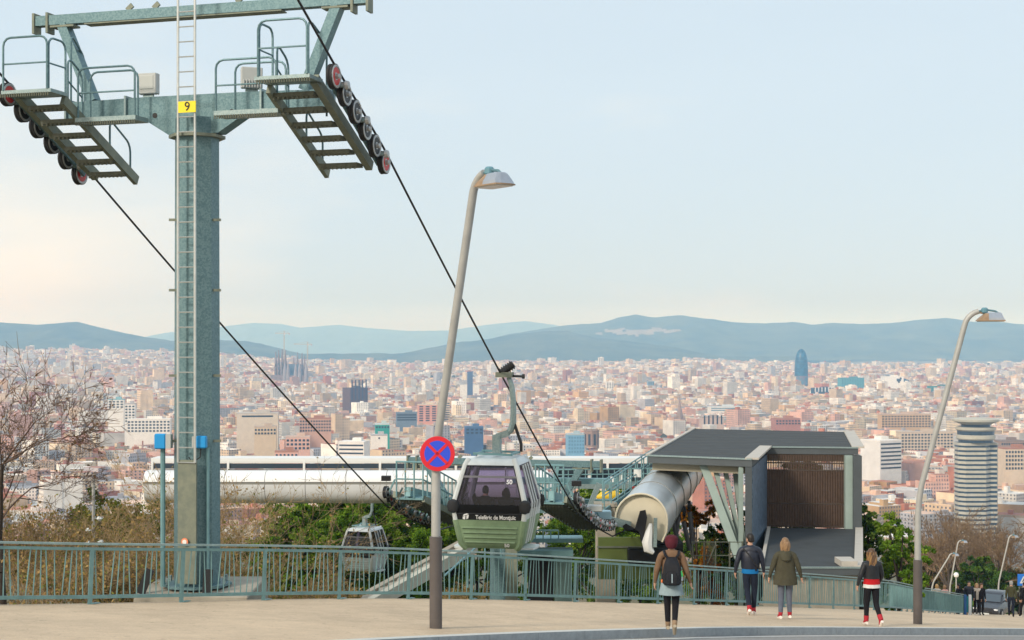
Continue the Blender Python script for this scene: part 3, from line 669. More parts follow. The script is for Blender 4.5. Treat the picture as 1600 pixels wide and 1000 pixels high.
# cathedral with lace spire
Y = 2250; x0 = gpx(1062, Y); zb = ground(1062, Y)-2
r = root('cathedral', (x0, Y, zb), 'gothic cathedral with one tall lacy stone spire and lower turrets', 'church'); CS = mat('cathedral_stone', (.38,.29,.27), .9, var=.35, scale=.15)
def zz2(py): return H-(py-HZ)/F*2250-zb
MB().box((x0+6, Y+20, zb+zz2(676)/2), (52, 40, zz2(676))).build('nave', CS, r)
MB().lathe([(8, 0), (7.5, zz2(660)), (6, zz2(655)), (3.2, zz2(640)), (1.4, zz2(628)), (.35, zz2(619))], (x0, Y, zb), 8).build('spire', CS, r)
for k in range(8):
    a = k*math.pi/4; MB().lathe([(1.4, zz2(672)), (1.2, zz2(658)), (.1, zz2(648))], (x0+8*math.cos(a), Y+8*math.sin(a), zb), 6).build('turret', CS, r)
for dx, py in ((-19, 652), (17, 664)): MB().lathe([(4.5, 0), (4.2, zz2(py+10)), (2.2, zz2(py+5)), (.2, zz2(py-6))], (x0+dx, Y+4, zb), 8).build('side_tower', CS, r)
# ================================================================ cableway
GALV = mat('galvanised_steel', (.155,.25,.27), .5, metal=.35, kind='voronoi', scale=34, col2=(.105,.19,.215))
GALVL = mat('galvanised_light', (.30,.38,.38), .45, metal=.4, kind='voronoi', scale=36, col2=(.23,.31,.32))
GALVB = mat('galvanised_aged', (.235,.25,.19), .6, metal=.2, var=.35, scale=5, col2=(.15,.175,.145))
TEAL = mat('teal_steel', (.20,.37,.40), .5, metal=.2, var=.25, scale=4)
GRATE = mat('grating_steel', (.16,.17,.13), .6, metal=.3, var=.4, scale=12)
ALU = mat('aluminium', (.62,.64,.62), .35, metal=.6, var=.15, scale=8)
RUBB = mat('black_rubber', (.02,.02,.022), .7)
REDP = mat('red_paint', (.55,.035,.03), .45, var=.2, scale=10)
STEELW = mat('sheave_face', (.45,.46,.46), .4, metal=.5, var=.25, scale=15)
ROPE = mat('wire_rope', (.028,.028,.03), .55, metal=.3)
BLUEB = mat('blue_plastic', (.02,.30,.68), .4)
GREYB = mat('grey_plastic', (.45,.47,.46), .5)
YELL = mat('yellow_plate', (.85,.68,.02), .5)
BLACK = mat('black_paint', (.015,.015,.017), .5)
CONCR = mat('cast_concrete', (.40,.36,.29), .85, var=.3, scale=1.6, bump=.2, detail=8)

def text_mesh(txt, size, bold=0.0, extrude=.002):
    cu = bpy.data.curves.new('lettering', 'FONT'); cu.body = txt; cu.size = size; cu.extrude = extrude; cu.offset = bold; cu.align_x = 'CENTER'; cu.align_y = 'CENTER'
    o = bpy.data.objects.new('lettering', cu); COL.objects.link(o); bpy.context.view_layer.update()
    me = bpy.data.meshes.new_from_object(o.evaluated_get(bpy.context.evaluated_depsgraph_get())); bpy.data.objects.remove(o); bpy.data.curves.remove(cu)
    return me
def put_text(txt, size, pos, right, up, m, parent, name='lettering', bold=0.0, sx=1.0):
    me = text_mesh(txt, size, bold); me.materials.clear(); me.materials.append(m)
    rt = Vector(right).normalized(); u = Vector(up); u = (u-rt*u.dot(rt)).normalized(); n_ = rt.cross(u)
    M3 = Matrix((rt*sx, u, n_)).transposed()
    off = Vector(ORG.get(parent.name, (0, 0, 0)))
    for v in me.vertices: v.co = M3 @ v.co+Vector(pos)-off
    o = link(name, me, parent); ORG[o.name] = off
    return o

HD = Vector((.28,.96,0)).normalized(); SD = Vector((HD.y,-HD.x,0))     # line heading, and its right-hand side
def loop_rail(mb, a, b, h, r=.022, rad=.16, mid=True, n=7):
    """inverted-U guard rail from foot a to foot b"""
    a = Vector(a); b = Vector(b); u = Vector((0,0,1)); d = (b-a).normalized(); pts = [a, a+u*(h-rad)]
    for k in range(1, 4):
        t = math.pi/2*k/3; pts.append(a+u*(h-rad)+d*rad*(1-math.cos(t))+u*rad*math.sin(t))
    for k in range(0, 4):
        t = math.pi/2*k/3; pts.append(b+u*(h-rad)-d*rad*(1-math.sin(t))+u*rad*math.cos(t))
    pts.append(b); mb.tube(pts, r, n)
    if mid: mb.tube([a+u*h*.5, b+u*h*.5], r*.8, 6)
    return mb
def step_treads(par, a, b, width, n, across, kind='tread'):
    """grated treads between two stringers going from a down to b"""
    a = Vector(a); b = Vector(b); ac = Vector(across).normalized(); d = (b-a)
    for k in range(n):
        p = a+d*((k+.5)/n); mb = MB()
        q = p+ac*width
        f = Vector((d.x, d.y, 0)).normalized()*.16
        mb.hexa([p-f-Vector((0,0,.02)), q-f-Vector((0,0,.02)), q+f-Vector((0,0,.02)), p+f-Vector((0,0,.02))], [p-f+Vector((0,0,.06)), q-f+Vector((0,0,.06)), q+f+Vector((0,0,.06)), p+f+Vector((0,0,.06))])
        # serrated grating teeth under the tread edge
        for j in range(9):
            c = p+ac*(width*(j+.5)/9)-f; mb.box(c+Vector((0,0,-.045)), (.035, .03, .05))
        mb.build(kind, GRATE, par)
def sheave(par, c, rad, axis, red, facing=1):
    """wheel: rubber rim, steel face, coloured hub"""
    a = Vector(axis).normalized()*facing; c = Vector(c)
    wroot = MB().disc_wheel(c, a, [(rad*.62,-.05),(rad,-.055),(rad,-.02),(rad*.93,0),(rad,.02),(rad,.055),(rad*.62,.05)], 22).build('sheave', RUBB, par, smooth=True)
    MB().disc_wheel(c, a, [(rad*.93,.052),(rad*.91,.068),(rad*.8,.07),(rad*.77,.056)], 22).build('rim', STEELW, wroot, smooth=True)
    MB().disc_wheel(c, a, [(rad*.76,.05),(rad*.7,.06),(rad*.2,.055)], 18).build('face', REDP if red else BLACK, wroot, smooth=True)
    MB().disc_wheel(c, a, [(rad*.22,.04),(rad*.2,.11),(rad*.08,.13)], 12).build('hub', STEELW, wroot, smooth=True)
def floodlight(par, pos, face, s=.42):
    p = Vector(pos); f = Vector(face).normalized(); rt = f.cross(Vector((0,0,1))).normalized()
    def B(c, hx, hy, hz, m, nm, pr):
        mb = MB(); b4 = [p+c+rt*x+f*y-Vector((0,0,hz)) for x, y in ((-hx,-hy),(hx,-hy),(hx,hy),(-hx,hy))]; mb.hexa(b4, [v+Vector((0,0,2*hz)) for v in b4]); return mb.build(nm, m, pr, bevel=.015)
    b = B(Vector((0,0,s*.75)), s*.5, s*.2, s*.5, GREYB, 'floodlight', par)
    B(Vector((0,0,s*.8))+f*s*.2, s*.38, .012, s*.34, mat('lamp_glass', (.5,.52,.5), .15), 'glass', b)
    for k in range(7): B(Vector((0,0,s*.45))+rt*(k-3)*s*.13-f*s*.24, .012, .03, s*.2, GREYB, 'fin', b)
    B(Vector((0,0,s*.12)), s*.3, .02, s*.12, GALVL, 'bracket', b)

def cable_pylon(base, zb, zbeam, ztop, label, number, slope0, slope1, nwh, wrad, detail=True, half=3.5, tlen=2.55, col_r=.46, right_only=False, plate_dx=-.2, ladder_side=.42):
    cx, cy = base; r = root('cable_pylon', (cx, cy, zb), label, 'pylon')
    C = Vector((cx, cy, 0)); up = Vector((0,0,1))
    # column, octagonal with one facet turned to the line
    a0 = math.atan2(SD.y, SD.x)+math.pi/8
    ring = lambda z, k=1.0: [(cx+col_r*k*math.cos(a0+j*math.pi/4), cy+col_r*k*math.sin(a0+j*math.pi/4), z) for j in range(8)]
    MB().rings([ring(zb), ring(zbeam-.1, .94)]).build('column', GALV, r)
    MB().rings([ring(zb, 1.5), ring(zb+.05, 1.5)]).build('base_flange', GALV, r)
    for j in range(8):
        t = a0+j*math.pi/4+.39; MB().lathe([(.035, zb+.05), (.035, zb+.17)], (cx+col_r*1.3*math.cos(t), cy+col_r*1.3*math.sin(t), 0), 6).build('anchor_bolt', GALVL, r)
    MB().rings([ring(zbeam-.5, 1.22), ring(zbeam-.44, 1.22)]).build('collar_plate', GALVB, r)
    for z in (zb+7.3, zb+5.9, zb+4.2, zb+2.9):
        if z < zbeam-.8: MB().bar(C-Vector((col_r*1.12,.2,0))+up*z, C+Vector((col_r*1.12,-.2,0))+up*z, .05).build('bracket', GALVB, r)
    # cross beam, deeper at the column
    def sec(s, h0, h1, wd=.34):
        p = C+SD*s; q = HD*wd/2
        return [p-q+up*h0, p+q+up*h0, p+q+up*h1, p-q+up*h1]
    MB().rings([sec(-half+.6, zbeam-.02, zbeam+.33), sec(-1.15, zbeam-.06, zbeam+.36), sec(-.55, zbeam-.42, zbeam+.36), sec(.55, zbeam-.42, zbeam+.36), sec(1.15, zbeam-.06, zbeam+.36), sec(half-.6, zbeam-.02, zbeam+.33)]).build('cross_beam', GALV, r)
    for s in (-half+.62, -1.5, 1.5, half-.62):
        MB().rings([sec(s-.02, zbeam-.08, zbeam+.4, .46), sec(s+.02, zbeam-.08, zbeam+.4, .46)]).build('beam_flange', GALVL, r)
    for s in (-.85, .85):
        MB().disc_wheel(C+SD*s-HD*.172+up*(zbeam-.02), HD, [(.055,-.004),(.055,.004)], 12).build('drain_hole', BLACK, r)
    # top beam with lifting lugs and slanted struts
    MB().bar(C-SD*(half+.2)+up*ztop, C+SD*(half+.2)+up*ztop, .2, .2).build('top_beam', GALV, r)
    MB().bar(C-SD*(half-1.0)-HD*.0+up*(ztop-.13), C+SD*(half-1.6)+up*(ztop-.13), .26, .025).build('top_beam_flange', GALVB, r)
    for s in (-half-.2, -half+.12, half-.12, half+.2):
        MB().bar(C+SD*s+up*(ztop+.16), C+SD*s+up*(ztop-.26), .05, .26, HD).build('lifting_lug', GALVB, r)
    for s in (-1.55, -.95, .9): MB().bar(C+SD*s-HD*.05+up*(ztop+.1), C+SD*(s+.12)-HD*.05+up*(ztop+.2), .04, .1).build('lug', GALVB, r)
    for sg in (-1, 1):
        MB().bar(C+SD*sg*(half-.45)+up*(ztop-.1), C+SD*sg*(half-1.15)+up*(zbeam+.35), .2, .24, HD).build('strut', GALV, r)
        MB().bar(C+SD*sg*(half-.75)+up*(ztop-.14), C+SD*sg*(half-.2)+up*(ztop-.14), .26, .04).build('strut_plate', GALVB, r)
    # ladder on the near side
    lb = C-HD*(col_r+.16)+SD*ladder_side*.24; wl = .185
    lad = MB().tube([lb-SD*wl+up*(zb+2.5 if number else zb+.2), lb-SD*wl+up*(ztop+.75)], .026, 6).tube([lb+SD*wl+up*(zb+2.5 if number else zb+.2), lb+SD*wl+up*(ztop+.75)], .026, 6).build('ladder', ALU, r)
    z = zb+(2.5 if number else .3)
    while z < ztop+.7:
        MB().tube([lb-SD*wl+up*z, lb+SD*wl+up*z], .014, 5).build('rung', ALU, lad); z += .295
    MB().bar(lb-SD*.15-HD*.05+up*(zbeam+.03), lb+SD*.23-HD*.05+up*(zbeam+.03), .012, .22).build('number_plate', YELL, r) if number else None
    if number:
        put_text(number, .25, lb+SD*.05-HD*.064+up*(zbeam+.03), SD, up, BLACK, r, 'plate_number', .0)
        cov = MB(); p = lb+HD*.04
        cov.bar(p+up*(zb+.12), p+up*(zb+2.55), .40, .05, HD).build('climb_guard', GALVB, r)
    # walkways and wheel trains on both ends
    sides = (1,) if right_only else (-1, 1)
    for sg in sides:
        E = C+SD*sg*half
        ty = np.linspace(-tlen/2, tlen/2, nwh)
        zc = []
        zacc = 0; prev = ty[0]
        for t_ in ty:
            sl_ = slope0+(slope1-slope0)*((t_-ty[0])/(ty[-1]-ty[0])); zacc -= (t_-prev)*sl_; prev = t_; zc.append(zacc)
        zc = np.array(zc); zc = zc-np.interp(0, ty, zc)+zbeam-.28
        pts = [E+HD*float(t_)+up*float(z_) for t_, z_ in zip(ty, zc)]
        train = MB()
        for k in range(nwh-1): train.bar(pts[k]+SD*-sg*.12-up*.02, pts[k+1]-SD*sg*.12-up*.02, .05, .1)
        tr = train.build('sheave_train', GALV, r)
        for k, p in enumerate(pts): sheave(tr, p, wrad, SD, (k in (0, nwh-1)) if nwh < 9 else (k % 4 == 1), sg if sg > 0 else 1)
        for k in range(0, nwh-1, 2):
            m_ = (pts[k]+pts[k+1])/2; MB().bar(m_-SD*sg*.1+up*.0, m_+SD*sg*.13, .07, .16, HD).build('rocker', GALVL, tr)
            MB().disc_wheel(m_+SD*.15, SD, [(.09,-.01),(.07,.05),(.03,.06)], 10).build('rocker_pin', STEELW, tr)
        # hefty inclined beams carrying the train and the steps
        a = pts[0]-SD*sg*.34-up*.05; b = pts[-1]-SD*sg*.34-up*.05
        MB().bar(a-HD*.1, b+HD*.1, .14, .2).build('train_beam', GALVB, r)
        a2 = a-SD*sg*.95; b2 = b-SD*sg*.95
        MB().bar(a2-HD*.05-up*.12, b2+HD*.15-up*.12, .09, .2).build('stringer', GALVB, r)
        step_treads(r, a2-up*.14-HD*0, b2-up*.14, .86, max(5, int(tlen*2.6)), SD*sg)
        if not detail:
            cg = MB(); q0 = a2-HD*.1; q1 = a2.lerp(b2, .62)
            for hh in (.5, 1.05): cg.tube([q0+up*hh, q1+up*hh], .03, 6)
            rl_ = cg.build('cage_rail', TEAL, r)
            for k in range(9): p = q0.lerp(q1, k/8); MB().tube([p-up*.1, p+up*1.05], .024, 5).build('baluster', TEAL, rl_)
            for k in range(4): p = q0+SD*sg*.3*k; MB().tube([p-up*.1, p+up*1.05], .028, 5).build('baluster', TEAL, rl_)
            MB().tube([q0+up*1.05, q0+SD*sg*.92+up*1.05], .03, 6).build('end_rail', TEAL, rl_); MB().tube([q0+up*.5, q0+SD*sg*.92+up*.5], .025, 6).build('end_rail', TEAL, rl_)
            MB().hexa([q0-up*.16, q0+SD*sg*.92-up*.16, q0+SD*sg*.92+HD*.7-up*.16, q0+HD*.7-up*.16], [q0-up*.1, q0+SD*sg*.92-up*.1, q0+SD*sg*.92+HD*.7-up*.1, q0+HD*.7-up*.1]).build('platform', TEAL, r)
            MB().bar(q0+SD*sg*.5+up*.1, b2+SD*sg*.4+up*.55, .16, .3).build('side_girder', TEAL, r)
            MB().box(pts[0]+up*.45, (.3,.24,.16)).build('sensor_box', BLACK, r); MB().box(pts[-3]-SD*sg*.2+up*.35, (.6,.4,.3)).build('motor_cover', mat('pale_blue_cover', (.33,.5,.58), .5), r, bevel=.03)
            MB().box(pts[-5]-SD*sg*.3+up*.55, (.5,.35,.22)).build('motor_cover', GREYB, r, bevel=.03)
            for k in range(0, nwh, 2): MB().bar(pts[k]-SD*sg*.1, pts[k]-SD*sg*.3+up*.42, .05).build('wheel_hanger', TEAL, r)
        if detail:
            # upper platform next to the first wheel, lower inner platform on the beam
            q = a2-HD*.55+up*.02
            pl = [q-SD*sg*.06, q+SD*sg*1.05, q+SD*sg*1.05+HD*.6, q-SD*sg*.06+HD*.6]
            if sg < 0: pl = pl[::-1]
            MB().hexa([v-up*.07 for v in pl], pl).build('platform', GALVL, r)
            mb = MB()
            for k in range(22): mb.box(q+SD*sg*(.0+k*.05)-up*.1, (.02,.03,.07))
            mb.build('grating_edge', GRATE, r)
            loop_rail(MB(), q+SD*sg*.02, q+SD*sg*1.0, 1.02).build('guard_rail', GALV, r)
            loop_rail(MB(), q+SD*sg*.02+HD*.05, q+SD*sg*.02+HD*.62-up*.0, 1.0).build('guard_rail', GALV, r)
            loop_rail(MB(), q+SD*sg*.05+HD*.75-up*.2, q+SD*sg*.05+HD*1.25-up*.45, .95).build('guard_rail', GALV, r)
            loop_rail(MB(), q+SD*sg*.4+HD*1.4-up*.1, q+SD*sg*.5+HD*2.05-up*.45, 1.45, mid=False).build('guard_rail', GALV, r)
            q2 = C+SD*sg*(half-2.65)-HD*.42+up*(zbeam-.12)
            pl = [q2, q2+SD*sg*1.35, q2+SD*sg*1.35-HD*.5, q2-HD*.5]
            if sg > 0: pl = pl[::-1]
            MB().hexa([v-up*.09 for v in pl], pl).build('platform', GALVL, r)
            mb = MB()
            for k in range(27): mb.box(q2-HD*.5+SD*sg*(.02+k*.05)-up*.12, (.02,.03,.07))
            mb.build('grating_edge', GRATE, r)
            loop_rail(MB(), q2-HD*.47+SD*sg*.03, q2-HD*.47+SD*sg*1.3, .98).build('guard_rail', GALV, r)
            loop_rail(MB(), q2-HD*.03+SD*sg*.22, q2-HD*.03+SD*sg*1.3, .98, mid=False).build('guard_rail', GALV, r)
            # hanging rungs below the arm end
            q3 = b2-SD*sg*.35
            loop_rail(MB(), b2-HD*.9+up*.42, b2-HD*.1+up*0, .62, mid=False).build('guard_rail', GALV, r)
            floodlight(r, C+SD*sg*1.15-up*0+HD*.1+up*(zbeam+.36), -HD if sg < 0 else HD*.3-SD*.2, .42)
            # rail beyond the lower end of the train
    if detail:
        # switch boxes with conduits
        pz = H-(688-HZ)/F*cy
        MB().tube([C+Vector((-.64,-.2,zb)), C+Vector((-.64,-.2,pz-.15))], .05, 8).build('conduit', TEAL, r)
        for sx, w_ in ((-.66, .22), (.2, .2)):
            b = MB().box(C+Vector((sx,-.52 if sx > 0 else -.3,pz)), (w_,.16,.3 if sx < 0 else .24)).build('switch_box', BLUEB, r, bevel=.02)
            MB().box(C+Vector((sx+(.16 if sx < 0 else -.13),-.48 if sx > 0 else -.26,pz)), (.1,.2,.28 if sx < 0 else .22)).build('box_base', GREYB, b)
        MB().tube([C+Vector((.18,-.5,pz-.13)), C+Vector((.17,-.52,pz-.3)), C+Vector((.02,-.53,pz-.4)), C+Vector((-.06,-.5,pz-.3))], .012, 6).build('cable_loop', BLACK, r)
        MB().tube([C+Vector((.3,-.42,zb)), C+Vector((.3,-.42,pz-.12))], .035, 6).build('conduit', TEAL, r)
        MB().disc_wheel(lb-HD*.03+up*(zb+.95)-SD*.02, -HD, [(.075,0),(.075,.008)], 16).build('warning_disc', mat('warning_orange', (.8,.25,.12), .5), r)
        MB().disc_wheel(lb-HD*.034+up*(zb+.95)-SD*.02, -HD, [(.045,0.004),(.045,.012)], 16).build('disc_symbol', mat('warning_white', (.8,.78,.74), .5), r)
        for dx in (-.95, .35): MB().bar(C+Vector((dx,-.75,zb-.05)), C+Vector((dx+(.18 if dx < 0 else .02),-.7,zb+.42)), .18, .03, (0,1,0)).build('black_gaiter', BLACK, r)
    return r

# --- first pylon, beside the pavement
PX, PY = -6.31, 29.5; ZB = H-(914-HZ)/F*PY
ZBEAM = H-(178-HZ)/F*PY; ZTOP = H-(17-HZ)/F*PY
cable_pylon((PX, PY), ZB, ZBEAM, ZTOP, 'tall galvanised cable car pylon with ladder and yellow number plate behind the fence', '9', .47, .53, 6, .235)
rp = root('pylon_plinth', (PX+.1, PY-.1, ZB-1.2), 'low beige concrete plinth under the tall pylon', 'plinth')
MB().hexa([(PX-1.15,PY-.9,ZB-1.2),(PX+1.25,PY-1.1,ZB-1.2),(PX+1.3,PY+1.2,ZB-1.2),(PX-1.1,PY+1.2,ZB-1.2)], [(PX-1.05,PY-.85,ZB-.06),(PX+1.2,PY-1.05,ZB-.06),(PX+1.2,PY+1.15,ZB-.004),(PX-1.0,PY+1.15,ZB-.004)]).build('plinth_block', CONCR, rp, bevel=.02)
# --- second pylon, by the station
P2X, P2Y = gpx(786, 49), 49.0
Z2 = H-(796-HZ)/F*49; ZB2 = H-(945-HZ)/F*49
cable_pylon((P2X, P2Y), ZB2, Z2, H-(722-HZ)/F*49, 'shorter teal cable car pylon at the station entrance with long sheave rows', '10', .52, .06, 16, .2, detail=False, half=3.15, tlen=5.2, col_r=.45, ladder_side=1.9)

# --- haul ropes
def rope(sg, end_px, end_py, endY, label):
    E1 = Vector((PX, PY, 0))+SD*sg*3.5
    a = E1-HD*1.275; b = E1+HD*1.275; za = ZBEAM-.28+.6+.27; zb_ = ZBEAM-.28-.64+.27
    a.z = za; b.z = zb_
    c = Vector((P2X, P2Y, 0))+SD*sg*3.15; c0 = c-HD*2.6; c1 = c+HD*2.6
    c0.z = Z2-.28+.78+.0; c1.z = Z2-.28-.62
    c0.z -= .2; c1.z -= .2; cm_ = c.copy(); cm_.z = Z2-.28-.2
    upst = a-HD*34; upst.z = a.z+34*.52
    pts = [upst, a+Vector((0,0,.0)), (a+b)/2+Vector((0,0,.02)), b]
    for k in range(1, 12):
        t = k/12; p = b.lerp(c0, t); p.z -= .35*4*t*(1-t)*.35; pts.append(p)
    pts += [c0, cm_, c1, c1+HD*9+Vector((0,0,-.2))]
    o = MB().tube(pts, .024, 7).build('haul_rope', ROPE, smooth=True); tag(o, label, 'cable', 'haul ropes of the cable car')
    return pts
RP = rope(1, 885, 780, 45, 'black haul rope running over red-faced wheels and carrying the green gondola')
LP_ = rope(-1, 612, 785, 50, 'black haul rope of the other side, running behind the pylon column')

# ---------------------------------------------------------------- gondolas
def tinted(name, tint, gloss=.12):
    m = bpy.data.materials.new(name); m.use_nodes = True; t = m.node_tree; t.nodes.clear()
    o = t.nodes.new('ShaderNodeOutputMaterial'); tr = t.nodes.new('ShaderNodeBsdfTransparent'); gl = t.nodes.new('ShaderNodeBsdfGlossy'); mx = t.nodes.new('ShaderNodeMixShader'); fr = t.nodes.new('ShaderNodeLayerWeight')
    tr.inputs[0].default_value = (*tint, 1); gl.inputs['Roughness'].default_value = .03; fr.inputs[0].default_value = .25
    mr = t.nodes.new('ShaderNodeMapRange'); mr.inputs[3].default_value = gloss; mr.inputs[4].default_value = .45; t.links.new(fr.outputs['Fresnel'], mr.inputs[0])
    t.links.new(mr.outputs[0], mx.inputs[0]); t.links.new(tr.outputs[0], mx.inputs[1]); t.links.new(gl.outputs[0], mx.inputs[2]); t.links.new(mx.outputs[0], o.inputs[0])
    MATS[name] = m; return m
GGL = tinted('gondola_glass', (.47,.42,.55), .03); GREEN = mat('sage_green_shell', (.26,.37,.225), .5, var=.22, scale=5, detail=8)
WSH = mat('white_shell', (.64,.68,.68), .35, var=.14, scale=5, detail=8); SEATM = mat('seat_grey', (.08,.08,.1), .7)
INT = mat('cabin_floor_grey', (.2,.2,.22), .7)
def gondola(name, base, yaw, lower, label, group, s=1.0, text=True, detailed=True):
    """cabin with its floor at base; front faces -y in local space; built at the origin, then turned"""
    r = root(name, (0,0,0), label, 'gondola', group)
    # cross-section half sizes by height: (z, half width x, half depth y)
    L = [(0,.70,.70),(.12,.79,.80),(.85,.93,.96),(1.10,.95,.98),(2.05,.70,.80),(2.22,.62,.70)]
    def hw(z): return float(np.interp(z, [l[0] for l in L], [l[1] for l in L])), float(np.interp(z, [l[0] for l in L], [l[2] for l in L]))
    def ring(z, k=1.0, c=.13):
        a, b = hw(z); a *= k; b *= k
        return [(-a+c,-b,z),(a-c,-b,z),(a-c*.3,-b+c*.3,z),(a,-b+c,z),(a,b-c,z),(a-c*.3,b-c*.3,z),(a-c,b,z),(-a+c,b,z),(-a+c*.3,b-c*.3,z),(-a,b-c,z),(-a,-b+c,z),(-a+c*.3,-b+c*.3,z)]
    zs = (0,.06,.12,.3,.5,.6,.72)
    MB().rings([ring(z) for z in zs]).build('lower_shell', lower, r, smooth=True)
    MB().rings([ring(.02, .96), ring(.05, .96)]).build('floor', INT, r)
    for k in range(4):                                        # moulded ribs on the nose
        z = .17+k*.12; a, b = hw(z)
        MB().bar((-a+.17,-b-.008,z), (a-.17,-b-.008,z), .05, .035).build('rib', lower, r)
    MB().rings([ring(2.06), ring(2.12), ring(2.19, .96), ring(2.22, .8)]).build('roof', WSH, r, smooth=True)
    # corner pillars
    for sx in (-1, 1):
        for sy in (-1, 1):
            mb = MB(); pr = []
            for z in (.0,.12,.5,.72,1.1,1.4,1.75,2.06,2.2):
                a, b = hw(z); k = 1.012; pr.append((sx*(a-.06)*k, sy*(b-.06)*k, z))
            lo = [p for p in pr if p[2] <= .75]; hi = [p for p in pr if p[2] >= .7]
            MB().tube(lo, .085, 8).build('pillar_foot', lower, r, smooth=True); MB().tube(hi, .07, 8).build('pillar', WSH, r, smooth=True)
    # windows: front, back, two sides
    def pane(sy=0, sx=0, z0=.85, z1=2.06, m=GGL, nm='window', out=0.0):
        mb = MB(); rows = []
        for z in (z0, (z0+1.1)/2, 1.1, (1.1+z1)/2, z1):
            a, b = hw(z)
            if sy: rows.append([(-a+.1, sy*(b-.02+out), z), (a-.1, sy*(b-.02+out), z)])
            else: rows.append([(sx*(a-.02+out), -b+.1, z), (sx*(a-.02+out), b-.1, z)])
        mb.rings(rows, closed=False, caps=False); return mb.build(nm, m, r)
    for sy in (-1, 1):
        pane(sy=sy); pane(sy=sy, z0=.70, z1=.89, m=BLACK, nm='window_sill_band', out=.004)
    for sx in (-1, 1):
        pane(sx=sx); pane(sx=sx, z0=.70, z1=.87, m=WSH, nm='side_band', out=.004)
        a, b = hw(1.3)
        for yy in (-.33, 0.0, .33):                            # door posts and door leaves
            mb = MB(); mb.tube([(sx*hw(z)[0]*1.01, yy*.9, z) for z in (.1,.5,1.1,1.5,2.04)], .03, 6).build('door_post', WSH, r)
        for yy in (-.16, .16):
            mb = MB(); rows = [[(sx*(hw(z)[0]+.012), yy-.12, z), (sx*(hw(z)[0]+.012), yy+.12, z)] for z in (.95,1.1,1.5,1.98)]
            mb.rings(rows, closed=False, caps=False).build('door_pane', BLACK, r)
        MB().rings([[(sx*.62,-.5,-.05),(sx*1.0,-.42,-.05),(sx*1.06,-.2,-.05),(sx*1.06,.2,-.05),(sx*1.0,.42,-.05),(sx*.62,.5,-.05)], [(sx*.62,-.5,-.01),(sx*1.0,-.42,-.01),(sx*1.06,-.2,-.01),(sx*1.06,.2,-.01),(sx*1.0,.42,-.01),(sx*.62,.5,-.01)]]).build('step_plate', WSH, r)
    # black rubber bumpers at the widest corners
    for sx in (-1, 1):
        for sy in (-1, 1):
            b = MB(); b.lathe([(.02,-.17),(.12,-.13),(.16,0),(.13,.12),(.03,.17)], (sx*.90, sy*.97, 1.06), 12, sx=1.0, sy=.6); b.build('bumper', RUBB, r, smooth=True)
    # rubber gaskets round the end windows, door seams
    for sy in (-1, 1):
        g_ = []
        for z in (.87, 1.1, 1.5, 2.04): g_.append((-hw(z)[0]+.12, sy*(hw(z)[1]-.008), z))
        g2 = [(-x_, y_, z_) for x_, y_, z_ in reversed(g_)]
        MB().tube(g_+g2+[g_[0]], .013, 5).build('window_gasket', RUBB, r)
    for sx in (-1, 1): MB().tube([(sx*(hw(z)[0]+.006), 0, z) for z in (.06,.3,.6,.85)], .008, 5).build('door_seam', RUBB, r)
    # window bar, seats
    a, b = hw(1.72); MB().bar((-a+.12,-b+.01,1.78), (a-.12,-b+.01,1.78), .03, .05).build('window_bar', INT, r)
    for yy in (-.62, .62): 
        st = MB().box((0, yy, .5), (1.3,.4,.1)).build('bench_seat', SEATM, r); MB().box((0, yy*1.22, .8), (1.3,.08,.5)).build('backrest', SEATM, st)
    # roof rails, hanger and grip
    for yy in (-.5, .5): MB().bar((-.5,yy,2.33), (.5,yy,2.30), .055, .055).build('roof_rail', TEAL, r)
    for xx in (-.45, .45): MB().bar((xx,-.55,2.31), (xx,.55,2.30), .05, .05).build('roof_rail', TEAL, r)
    hg = MB(); hg.box((0,0,2.52), (.2,.22,.5)); hg.bar((0,0,2.72), (.3,0,2.82), .16, .16); hg.tube([(.26,0,2.8),(.36,0,2.9),(.42,0,3.1),(.42,0,3.6),(.38,0,4.0),(.3,0,4.22)], [.07,.085,.08,.075,.07,.06], 8)
    h = hg.build('hanger', GALVL, r, smooth=True); MB().tube([(.45,0,3.05),(.62,0,2.55),(.62,0,2.35)], .04, 6).build('damper', BLACK, h)
    gp = MB(); gp.box((.2,0,4.28), (.42,.3,.13)).build('grip_jaw', GALVB, r); g = MB().tube([(.1,.0,4.32),(.42,.02,4.55)], .09, 10).build('spring', BLACK, r)
    for k in range(6): 
        t = .08+k*.16; c = Vector((.1,0,4.32)).lerp(Vector((.42,.02,4.55)), t); MB().disc_wheel(c, (.32,.02,.23), [(.12,-.012),(.12,.012)], 10).build('spring_coil', RUBB, g)
    MB().tube([(.1,0,4.26),(.68,0,4.24)], .03, 6).build('grip_lever', BLACK, r); MB().disc_wheel((.68,0,4.24), (1,0,0), [(.06,-.03),(.06,.03)], 10).build('lever_roller', BLACK, r)
    if text:
        WT = mat('white_lettering', (.85,.85,.85), .5)
        def frame(z): 
            a, b = hw(z); a2, b2 = hw(z+.05); up = Vector((0, -(b2-b), .05)).normalized(); return -b, up
        y, u = frame(.8); put_text('Telefèric de Montjuïc', .15, (.17, y-.014, .79), (1,0,0), u, WT, r, 'lettering', .003, .78)
        # leaf-like emblem: two halves of a rounded shield
        e = MB(); 
        for pts in (((-.66,.74),(-.60,.73),(-.585,.83),(-.66,.80)), ((-.57,.73),(-.52,.76),(-.50,.85),(-.565,.83)), ((-.655,.815),(-.5,.865),(-.55,.885),(-.63,.86))):
            e.add([(px_, -hw(z_)[1]-.014, z_) for px_, z_ in pts], [(0,1,2,3)])
        e.build('emblem', WT, r)
        a, b = hw(1.72); put_text('50', .15, (.50, -hw(1.66)[1]-.012, 1.66), (1,0,0), (0,.26,1), WT, r, 'cabin_number', .004)
